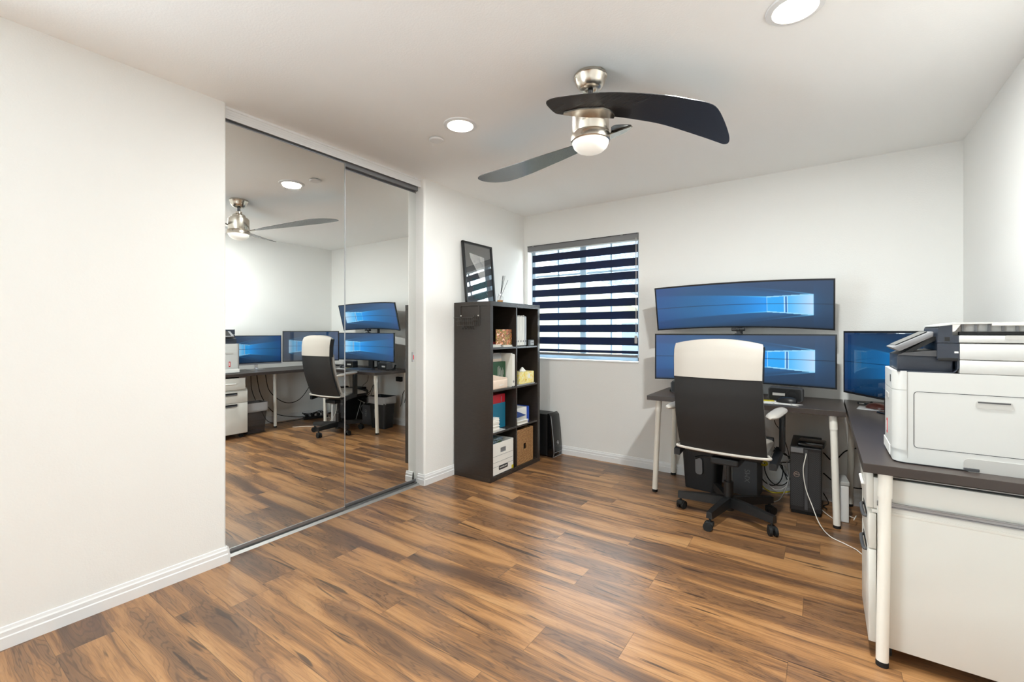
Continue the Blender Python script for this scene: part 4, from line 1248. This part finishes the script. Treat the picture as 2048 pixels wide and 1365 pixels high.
# workstation tower under the desk
tw = thing('computer_tower', 'black workstation tower with honeycomb front under the short desk', 'computer', (-.097, 3.548, 0), 0)
bm = B(); box(bm, -.088, .088, .02, .40, .028, .452, .004); obj('case', bm, 'black', tw)
bm = B(); box(bm, -.082, .082, .03, .38, .0, .028); obj('feet', bm, 'rubber', tw)
bm = B(); box(bm, -.088, .088, .002, .02, .028, .452, .004)
fr_p = obj('front_panel', bm, 'black', tw)
# honeycomb grille (surface pattern of one part)
bm = B()
def hexgrid(x0, x1, z0, z1):
    s = .0068; dx = s * 1.732; dz_ = s * 1.0
    j = 0; zz = z0
    while zz < z1:
        xx = x0 + (dx / 2 if j % 2 else 0)
        while xx < x1:
            c = [(xx + s * .86 * math.cos(math.radians(30 + 60 * q)), zz + s * .62 * math.sin(math.radians(30 + 60 * q))) for q in range(6)]
            vo_ = [bm.verts.new((a, .0005, b2)) for a, b2 in c]; vi = [bm.verts.new((xx + (a - xx) * .72, .0005, zz + (b2 - zz) * .66)) for a, b2 in c]
            for q in range(6): bm.faces.new((vo_[q], vo_[(q + 1) % 6], vi[(q + 1) % 6], vi[q]))
            xx += dx
        zz += dz_; j += 1
hexgrid(-.080, -.010, .06, .405); obj('honeycomb_grille', bm, 'dgray', tw)
bm = B(); hexgrid(.018, .082, .06, .43); obj('honeycomb_grille', bm, 'dgray', tw)
bm = B(); box(bm, -.006, .012, -.001, .003, .04, .44, .001); obj('port_strip', bm, 'dgray', tw)
bm = B(); box(bm, -.084, -.012, -.003, .003, .415, .446, .001); obj('drive_slot', bm, 'gray', tw)
ring_logo(tw, (-.050, -.004, .27), (1, 0, 0), (0, 0, 1), .016)

t = thing('external_drive', 'flat glossy black device lying on top of the workstation tower', 'device', (-.065, 3.625, .453), math.radians(-6))
bm = B(); box(bm, -.075, .075, -.055, .075, 0, .035, .008, 3); obj('case', bm, 'gloss', t, True)
# modem behind the desk leg
t = thing('modem', 'white upright modem standing on the floor behind the desk leg', 'modem', (.105, 3.66, 0), math.radians(5))
bm = B(); box(bm, -.022, .022, -.09, .09, 0, .235, .005); obj('case', bm, 'white', t)
bm = B(); box(bm, -.026, .026, -.095, .095, .235, .262, .006); obj('cap', bm, 'lgray', t)
# desktop pc beside the bookcase
pc = thing('computer_tower', 'glossy black computer tower with a curved front standing behind the bookcase', 'computer', (-2.165, 3.775, 0), 0)
bm = B(); box(bm, -.40, -.045, .0, .175, .01, .415, .006); obj('case', bm, 'black', pc)
bm = B(); prism(bm, [(-.045, .0), (.02, 0.0), (.028, .06), (.012, .26), (-.006, .40), (-.03, .425), (-.045, .422)], .002, .173, 'y', bev=.004); obj('front_panel', bm, 'gloss', pc, True)
bm = B(); tube(bm, [(.02, .0, .004), (.031, .0, .06), (.015, .0, .26), (-.003, .0, .40)], .0028, 6); tube(bm, [(.024, .0, .004), (.024, .175, .004)], .004, 6, False); tube(bm, [(.03, .02, .045), (.03, .155, .045)], .0025, 6, False); obj('silver_trim', bm, 'alu', pc, True)
bm = B(); box(bm, -.13, -.127, -.0006, .0, .05, .36); obj('side_seam', bm, 'alu', pc)
bm = B(); box(bm, .002, .006, .125, .145, .255, .272); obj('power_button', bm, 'rubber', pc)
ring_logo(pc, (.0245, .088, .135), (0, 1, 0), (-.08, 0, 1), .017)

# ------------------------------------------------------------------ cables
def cable(pts, r, m, label, cat='cable', group=None, name='cable'):
    bm = B(); tube(bm, pts, r, 6, True, 10); return single(name, bm, m, label, cat, group, True)
cable([(-.094, 3.546, .415), (-.094, 3.505, .41), (-.108, 3.49, .32), (-.095, 3.50, .2), (-.060, 3.48, .1), (-.02, 3.40, .02), (.03, 3.27, .006), (.10, 3.20, .006), (.15, 3.15, .006), (.175, 3.10, .006), (.21, 3.08, .006)], .0028, 'legwhite', 'thin white cable hanging from the front of the workstation tower to the floor')
cable([(.13, 3.63, .03), (.165, 3.60, .03), (.17, 3.56, .06), (.155, 3.50, .05)], .0025, 'legwhite', 'short white cable at the foot of the modem')
cable([(-.03, 3.93, .02), (-.02, 3.72, .02), (.03, 3.62, .008), (.07, 3.56, .006)], .0025, 'legwhite', 'short white cable on the floor beside the workstation tower')
cable([(-.40, 3.93, .05), (-.36, 3.88, .03), (-.30, 3.86, .02), (-.22, 3.90, .03), (-.20, 3.94, .03)], .005, 'yellowc', 'yellow cable lying against the baseboard between the boxes')
rn = random.Random(11)
loops = []
def loopy(cx, cz, rx, rz, y, tail, r, m, label, turns=1.0, ph=0):
    pts = [(cx + rx * math.cos(ph + 2 * PI * turns * k / 12), y + .01 * math.sin(k * 1.3), cz + rz * math.sin(ph + 2 * PI * turns * k / 12)) for k in range(13)]
    cable(pts + tail, r, m, label)
loopy(-.28, .20, .09, .13, 3.90, [(-.20, 3.88, .30)], .004, 'rubber', 'black cable loop hanging closest to the workstation tower', 1.0, .3)
loopy(-.33, .17, .08, .12, 3.93, [(-.22, 3.90, .12)], .004, 'rubber', 'lower black cable loop between the dark box and the tower', .9, 1.5)
cable([(-.40, 3.90, .50), (-.33, 3.89, .38), (-.27, 3.88, .33), (-.20, 3.86, .30)], .0045, 'rubber', 'black cable slanting from the chair arm down to the tower')
cable([(-.30, 3.90, .70), (-.30, 3.88, .55), (-.25, 3.84, .48), (-.22, 3.84, .38), (-.20, 3.82, .30)], .0028, 'rubber', 'thin black cable dropping from the desk edge to the tower')
cable([(-.38, 3.86, .42), (-.30, 3.86, .34), (-.26, 3.86, .22), (-.21, 3.86, .15)], .0035, 'rubber', 'black cable crossing the loops under the desk')
cable([(-.44, 3.70, .34), (-.38, 3.80, .27), (-.28, 3.86, .25), (-.20, 3.84, .27)], .0035, 'rubber', 'black cable crossing low behind the chair back')
loopy(-.285, .15, .08, .10, 3.85, [(-.22, 3.82, .28), (-.20, 3.80, .30)], .0032, 'lgray', 'grey white cable looping down to the floor under the desk', .7, 3.4)
cable([(-.375, 3.70, .02), (-.34, 3.69, .006), (-.26, 3.72, .02), (-.21, 3.80, .14), (-.22, 3.84, .28)], .0032, 'lgray', 'pale cable bending up from the floor beside the dark box')
cable([(.0, 3.93, .35), (.06, 3.93, .30), (.13, 3.94, .38), (.22, 3.94, .42)], .004, 'rubber', 'black cable along the wall above the modem')
cable([(.0, 3.94, .20), (.08, 3.94, .14), (.2, 3.94, .13), (.35, 3.94, .16)], .004, 'rubber', 'black cable along the wall low behind the modem')
cable([(.0, 3.93, .06), (.03, 3.88, .01), (.0, 3.80, .008), (.02, 3.74, .01), (.01, 3.70, .03)], .0035, 'rubber', 'black cable curled on the floor beside the tower')
t = thing('power_adapter', 'black power adapter hanging in the cable loops beside the dark box', 'adapter', (-.375, 3.87, .30), .3)
bm = B(); box(bm, -.035, .035, -.02, .02, -.03, .03, .006, mtx=Matrix.Rotation(.5, 4, 'Y')); obj('case', bm, 'black', t)
cable([(-.37, 3.87, .32), (-.38, 3.90, .42), (-.42, 3.93, .60), (-.42, 3.93, .695)], .003, 'rubber', 'thin cable holding up the hanging power adapter')
t = thing('network_plug', 'yellow and green coiled network lead below the hanging adapter', 'cable', (-.375, 3.86, .225))
bm = B()
for k in range(3): tube(bm, [(.03 * math.cos(a), -.008 * k, .014 * math.sin(a) + .006 * k) for a in [2 * PI * j / 12 for j in range(12)]], .0045, 6, False, closed=True)
obj('coil', bm, 'yellowc', t, True)
# long desk cables (seen in the mirror)
cable([(.50, 2.88, .70), (.52, 2.95, .45), (.52, 3.15, .28), (.52, 3.35, .30), (.50, 3.5, .50), (.5, 3.55, .70)], .005, 'rubber', 'black cable sagging in a wide curve under the long desk')
cable([(.60, 2.82, .70), (.60, 2.88, .40), (.60, 3.05, .15), (.60, 3.3, .06), (.58, 3.5, .03)], .005, 'rubber', 'black cable running down to the power strip under the long desk')
cable([(.66, 2.78, .70), (.66, 2.80, .45), (.64, 2.9, .2), (.60, 3.0, .03), (.58, 3.3, .01), (.56, 3.5, .02)], .004, 'rubber', 'thin black cable along the wall and floor under the long desk')
t = thing('power_strip', 'black power strip with plugs on the floor under the long desk', 'power strip', (.52, 3.58, 0), .3)
bm = B(); box(bm, -.03, .03, -.16, .16, 0, .035, .005); obj('body', bm, 'black', t)
for k in range(4):
    bm = B(); box(bm, -.02, .02, -.13 + .075 * k, -.09 + .075 * k, .035, .07, .006); obj('plug', bm, 'rubber', t)
loops_ = [(.50 + .07 * math.cos(k * 1.1), 3.55 + .14 * math.sin(k * .9), .05 + .05 * abs(math.sin(k * 1.7))) for k in range(16)]
cable(loops_, .004, 'rubber', 'tangled black cable heaped on the power strip')
# left desk end cables, seen in the mirror
cable([(-.98, 3.95, .70), (-.99, 3.95, .5), (-.93, 3.95, .42), (-.90, 3.94, .25)], .004, 'rubber', 'black cable hanging on the wall above the waste bin')
cable([(-1.05, 3.95, .70), (-1.06, 3.95, .55), (-1.0, 3.95, .45), (-.97, 3.94, .3)], .004, 'rubber', 'outer black cable hanging at the bookcase end of the desk')
t = thing('outlet_adapter', 'black plug pack on the wall under the desk end', 'adapter', (-.86, YB, .60))
bm = B(); box(bm, -.05, .05, -.035, 0, -.03, .03, .005); obj('case', bm, 'black', t)

# ------------------------------------------------------------------ printer
pr = thing('printer', 'large white multifunction printer standing on the long desk', 'printer', (0, 0, 0))
PY0, PY1 = 2.178, 2.455
z0 = DT + .001
def pbox(name, x0, x1, y0, y1, a, b_, m='printer', bev=.003, parent=None):
    bm = B(); box(bm, x0, x1, y0, y1, a, b_, bev, 2); return obj(name, bm, m, parent or pr, True)
# body with rounded near/far front corners (plan outline, extruded up)
def plan(x0, x1, y0, y1, r):
    pts = [(x1, y0), (x0 + r, y0)]
    pts += [(x0 + r - r * math.sin(a), y0 + r - r * math.cos(a)) for a in [PI / 2 * k / 8 for k in range(1, 9)]]
    pts += [(x0 + r - r * math.cos(a), y1 - r + r * math.sin(a)) for a in [PI / 2 * k / 8 for k in range(0, 9)]]
    pts += [(x1, y1)]
    return pts
bm = B(); prism(bm, plan(.214, .70, PY0, PY1, .034), z0 + .004, 1.078, 'z'); body = obj('body', bm, 'printer', pr, True)
bm = B(); prism(bm, plan(.222, .69, PY0 + .006, PY1 - .006, .034), z0, z0 + .006, 'z'); obj('base_plate', bm, 'dgray', pr, True)
# front face details
bm = B(); prism(bm, plan(.2115, .2515, PY0 - .0022, PY1 + .0022, .036), 1.012, 1.081, 'z'); obj('front_cover', bm, 'printer', pr, True)
bm = B(); prism(bm, plan(.2115, .2515, PY0 - .0022, PY1 + .0022, .036), .790, 1.009, 'z'); obj('front_door', bm, 'printer', pr, True)
bm = B(); box(bm, .2095, .212, 2.30, 2.38, .965, .985, .002); obj('door_catch', bm, 'lgray', pr)
bm = B(); box(bm, .2105, .2118, 2.23, 2.25, 1.035, 1.062); obj('logo_mark', bm, 'print', pr)
bm = B(); box(bm, .2100, .2118, 2.335, 2.352, .82, .878); rl = obj('front_label', bm, 'reflab', pr)
bm = B(); box(bm, .2094, .2101, 2.340, 2.346, .83, .868); obj('lettering', bm, 'paper', rl)
bm = B(); box(bm, .2095, .2138, 2.25, 2.45, z0 + .01, z0 + .05, .002); obj('tray_front', bm, 'white', pr)
# side panel: door outline, grip, seams (thin grooves)
def frame_line(x0, x1, za, zb, w=.0022, r=.012):
    out = rrect(x1 - x0, zb - za, r, 4, (x0 + x1) / 2, (za + zb) / 2); inn = rrect(x1 - x0 - 2 * w, zb - za - 2 * w, r - w, 4, (x0 + x1) / 2, (za + zb) / 2)
    bm = B(); vo_ = [bm.verts.new((a, PY0 - .0006, b2)) for a, b2 in out]; vi = [bm.verts.new((a, PY0 - .0006, b2)) for a, b2 in inn]
    for k in range(len(out)): bm.faces.new((vo_[k], vo_[(k + 1) % len(out)], vi[(k + 1) % len(out)], vi[k]))
    return bm
obj('side_door_gap', frame_line(.270, .66, .802, 1.008), 'dgray', pr)
bm = B(); prism(bm, rrect(.088, .026, .008, 4, .475, .974), PY0 - .0015, PY0 + .002, 'y'); gp = obj('side_grip', bm, 'lgray', pr, True)
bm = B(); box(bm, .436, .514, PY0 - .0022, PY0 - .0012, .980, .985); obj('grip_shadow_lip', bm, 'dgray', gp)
bm = B(); box(bm, .2525, .2545, PY0 - .0008, PY0 + .001, z0 + .02, 1.078); obj('front_seam', bm, 'lgray', pr)
bm = B(); prism(bm, rrect(.30, .045, .016, 4, .55, z0 + .022), PY0 - .002, PY0 + .002, 'y'); obj('cassette_grip', bm, 'lgray', pr, True)
bm = B(); box(bm, .40, .44, PY0 - .004, PY0 + .002, z0 + .001, z0 + .012, .002); obj('cassette_foot', bm, 'dgray', pr)
# upper body and scanner
pbox('upper_body', .391, .70, PY0, PY1, 1.079, 1.126)
pbox('scanner_base', .391, .70, PY0, PY1, 1.1275, 1.184)
pbox('scanner_lid', .389, .70, PY0 - .001, PY1, 1.187, 1.212)
# dark output bay
bm = B(); prism(bm, [(.225, 1.078), (.372, 1.078), (.382, 1.084), (.3905, 1.10), (.3905, 1.184), (.334, 1.184), (.334, 1.128), (.385, 1.128), (.385, 1.092), (.375, 1.0825), (.225, 1.0815)], PY0 + .0005, PY1 - .001, 'y'); obj('output_bay', bm, 'slate', pr)
pbox('bay_rear', .334, .391, PY0 + .0015, PY1 - .002, 1.1275, 1.184, 'slate', .001)
pbox('output_tray_block', .226, .378, PY0 + .02, PY1 - .03, 1.0815, 1.140, 'slate', .004)
bm = B(); prism(bm, [(.228, 1.139), (.245, 1.148), (.332, 1.158), (.345, 1.156), (.345, 1.136), (.228, 1.1385)], PY0 + .012, PY1 - .04, 'y'); obj('tray_lip', bm, 'dgray', pr)
pbox('bay_shadow_slot', .336, .388, PY0 - .0006, PY0 + .004, 1.122, 1.133, 'rubber', .0005)
# tilting control panel
bm = B(); prism(bm, [(.211, 1.166), (.222, 1.158), (.232, 1.152), (.325, 1.208), (.326, 1.224), (.319, 1.227)], PY0 + .01, PY1 - .06, 'y', bev=.003); cpn = obj('control_panel', bm, 'gray', pr, True)
bm = B(); prism(bm, [(.223, 1.1735), (.311, 1.2235), (.310, 1.2265), (.222, 1.1765)], PY0 + .03, PY1 - .09, 'y'); obj('touch_screen', bm, 'gloss', cpn)
bm = B(); prism(bm, [(.236, 1.140), (.256, 1.140), (.335, 1.195), (.335, 1.208), (.325, 1.208)], PY0 + .03, PY1 - .08, 'y'); obj('panel_arm', bm, 'black', pr)
# document feeder
bm = B(); prism(bm, [(.334, 1.186), (.391, 1.186), (.391, 1.212), (.373, 1.213), (.373, 1.250), (.343, 1.250), (.336, 1.236)], PY0 + .0005, PY1 - .002, 'y'); obj('feeder_end', bm, 'slate', pr)
bm = B(); prism(bm, [(.334, 1.248), (.385, 1.258), (.70, 1.2605), (.70, 1.256), (.385, 1.252), (.334, 1.244)], PY0 - .002, PY1 - .01, 'y'); obj('feeder_top_cover', bm, 'printer', pr, True)
bm = B(); prism(bm, [(.366, 1.250), (.395, 1.252), (.380, 1.228), (.372, 1.224)], PY0 + .001, PY1 - .02, 'y'); obj('feeder_wedge', bm, 'white', pr)
pbox('feeder_inner', .376, .70, PY0 + .03, PY1 - .02, 1.212, 1.254, 'lgray', .002)
pbox('feeder_slot', .392, .70, PY0 + .012, PY0 + .032, 1.213, 1.226, 'rubber', .001)
bm = B()
for k in range(9): box(bm, .40 + .033 * k, .406 + .033 * k, PY0 + .024, PY0 + .030, 1.228, 1.250)
obj('feeder_ribs', bm, 'gray', pr)
pbox('feeder_tab', .47, .57, PY0 - .0025, PY0 + .01, 1.246, 1.2555, 'white', .002)
bm = B(); prism(bm, rrect(.20, .014, .005, 3, .60, 1.206), PY0 - .0022, PY0 + .002, 'y'); obj('lid_grip', bm, 'lgray', pr, True)
bm = B(); box(bm, .378, .388, PY0 - .0012, PY0 + .001, 1.150, 1.156); obj('model_mark', bm, 'paper', pr)
bm = B(); box(bm, .352, .366, PY0 - .001, PY0 + .001, 1.192, 1.207, .001); obj('hinge_socket', bm, 'black', pr)

# ------------------------------------------------------------------ drawer unit under the long desk
cb = thing('drawer_cabinet', 'white drawer cabinet on casters under the printer end of the long desk', 'drawer cabinet', (0, 0, 0))
CY0, CY1 = 2.162, 2.505
def cpart(name, x0, x1, y0, y1, a, b_, m='cabwhite', bev=.002, parent=None):
    bm = B(); box(bm, x0, x1, y0, y1, a, b_, bev, 2); return obj(name, bm, m, parent or cb, True)
cpart('body', .166, .645, CY0, CY1, .050, .572)
cpart('side_reveal', .170, .196, CY0 - .0006, CY0 + .001, .455, .535, 'dgray', .0002)
cpart('side_inset', .168, .1945, CY0 - .0012, CY0 + .001, .457, .537, 'cabwhite', .0002)
cpart('top_panel', .150, .648, CY0 - .002, CY1 + .002, .544, .5565)
lf = cpart('drawer_front', .140, .163, CY0 - .004, CY1, .058, .405)
uf = cpart('drawer_front', .140, .163, CY0 - .004, CY1, .409, .541)
tf = cpart('drawer_front', .134, .155, CY0 + .004, CY1 - .026, .560, .690)
cpart('upper_box', .155, .645, CY0 + .004, CY1 - .026, .560, .676)
for p, z, m in ((lf, .375, 'dgray'), (uf, .505, 'dgray')):
    bm = B(); tube(bm, [(.140, CY0 + .07, z), (.131, CY0 + .075, z), (.129, CY0 + .12, z - .002), (.129, CY1 - .15, z - .002), (.131, CY1 - .125, z), (.140, CY1 - .115, z)], .0065, 8, True, 5); obj('handle', bm, m, p, True)
    bm = B(); box(bm, .1385, .1402, CY0 + .06, CY1 - .11, z + .002, z + .02, .0005); obj('grip_recess', bm, 'black', p)
bm = B(); box(bm, .122, .135, CY0 + .08, CY1 - .13, .622, .632, .003); obj('handle', bm, 'white', tf)
# metal slide rail along the near side
bm = B()
prism(bm, [(CY0 - .002, .5735), (CY0 - .008, .5735), (CY0 - .008, .577), (CY0 - .005, .579), (CY0 - .005, .587), (CY0 - .008, .589), (CY0 - .008, .5925), (CY0 - .002, .5925)], .165, .644, 'x')
for xx in (.225, .37, .53): cyl(bm, (xx, CY0 - .0052, .583), (xx, CY0 - .0065, .583), .004, seg=12)
rail = obj('slide_rail', bm, 'alu', cb)
for xx in (.20, .62):
    for yy in (CY0 + .045, CY1 - .045):
        bm = B(); cyl(bm, (xx - .010, yy, .025), (xx + .010, yy, .025), .024, seg=20); box(bm, xx - .014, xx + .014, yy - .02, yy + .02, .03, .0515, .005); obj('caster', bm, 'rubber', cb, True)
# slim black tray of papers lying on top of the cabinet box
t = thing('document_tray', 'slim black tray with papers squeezed between cabinet and desktop', 'tray', (.41, 2.31, .6765))
bm = B(); box(bm, -.22, .23, -.135, .135, 0, .006, .002); obj('tray', bm, 'black', t)
bm = B(); box(bm, -.20, .23, -.137, .125, .0065, .0095); obj('sheets', bm, 'lgray', t)
bm = B(); box(bm, -.21, .23, -.139, .13, .010, .018, .003); obj('cover', bm, 'black', t)

# second waste bin, wire mesh, behind the cabinet (seen in the mirror)
wm = thing('mesh_waste_bin', 'grey mesh waste bin with clear liner beside the drawer cabinet', 'waste bin', (.33, 2.655, 0))
def mesh_mat():
    m, N, L, b = new_mat('wire_mesh'); g = G(m)
    b.inputs['Base Color'].default_value = lin((90, 90, 94)); b.inputs['Metallic'].default_value = .8; b.inputs['Roughness'].default_value = .4
    b.inputs['Alpha'].default_value = .6
    return m
M['mesh'] = mesh_mat()
bm = B(); tapered(bm, .17, .20, .215, .255, .012, .36, .02); obj('mesh_body', bm, 'mesh', wm, True)
bm = B(); box(bm, -.09, .09, -.105, .105, 0, .014, .004); tube(bm, [(x, y, .362) for x, y in rrect(.215, .255, .024, 4)], .004, 6, False, closed=True); obj('rim', bm, 'steel', wm)
bm = B(); tapered(bm, .205, .245, .224, .264, .26, .368, .026, cap0=False)
r0_ = rrect(.224, .264, .026, 5)
v0 = [bm.verts.new((x, y, .368)) for x, y in r0_]; v1 = [bm.verts.new((x * 1.01, y * 1.01, .27 + .014 * math.sin(k * 2.3))) for k, (x, y) in enumerate(r0_)]
for k in range(len(r0_)): bm.faces.new((v0[k], v0[(k + 1) % len(r0_)], v1[(k + 1) % len(r0_)], v1[k]))
obj('liner', bm, 'liner', wm, True)
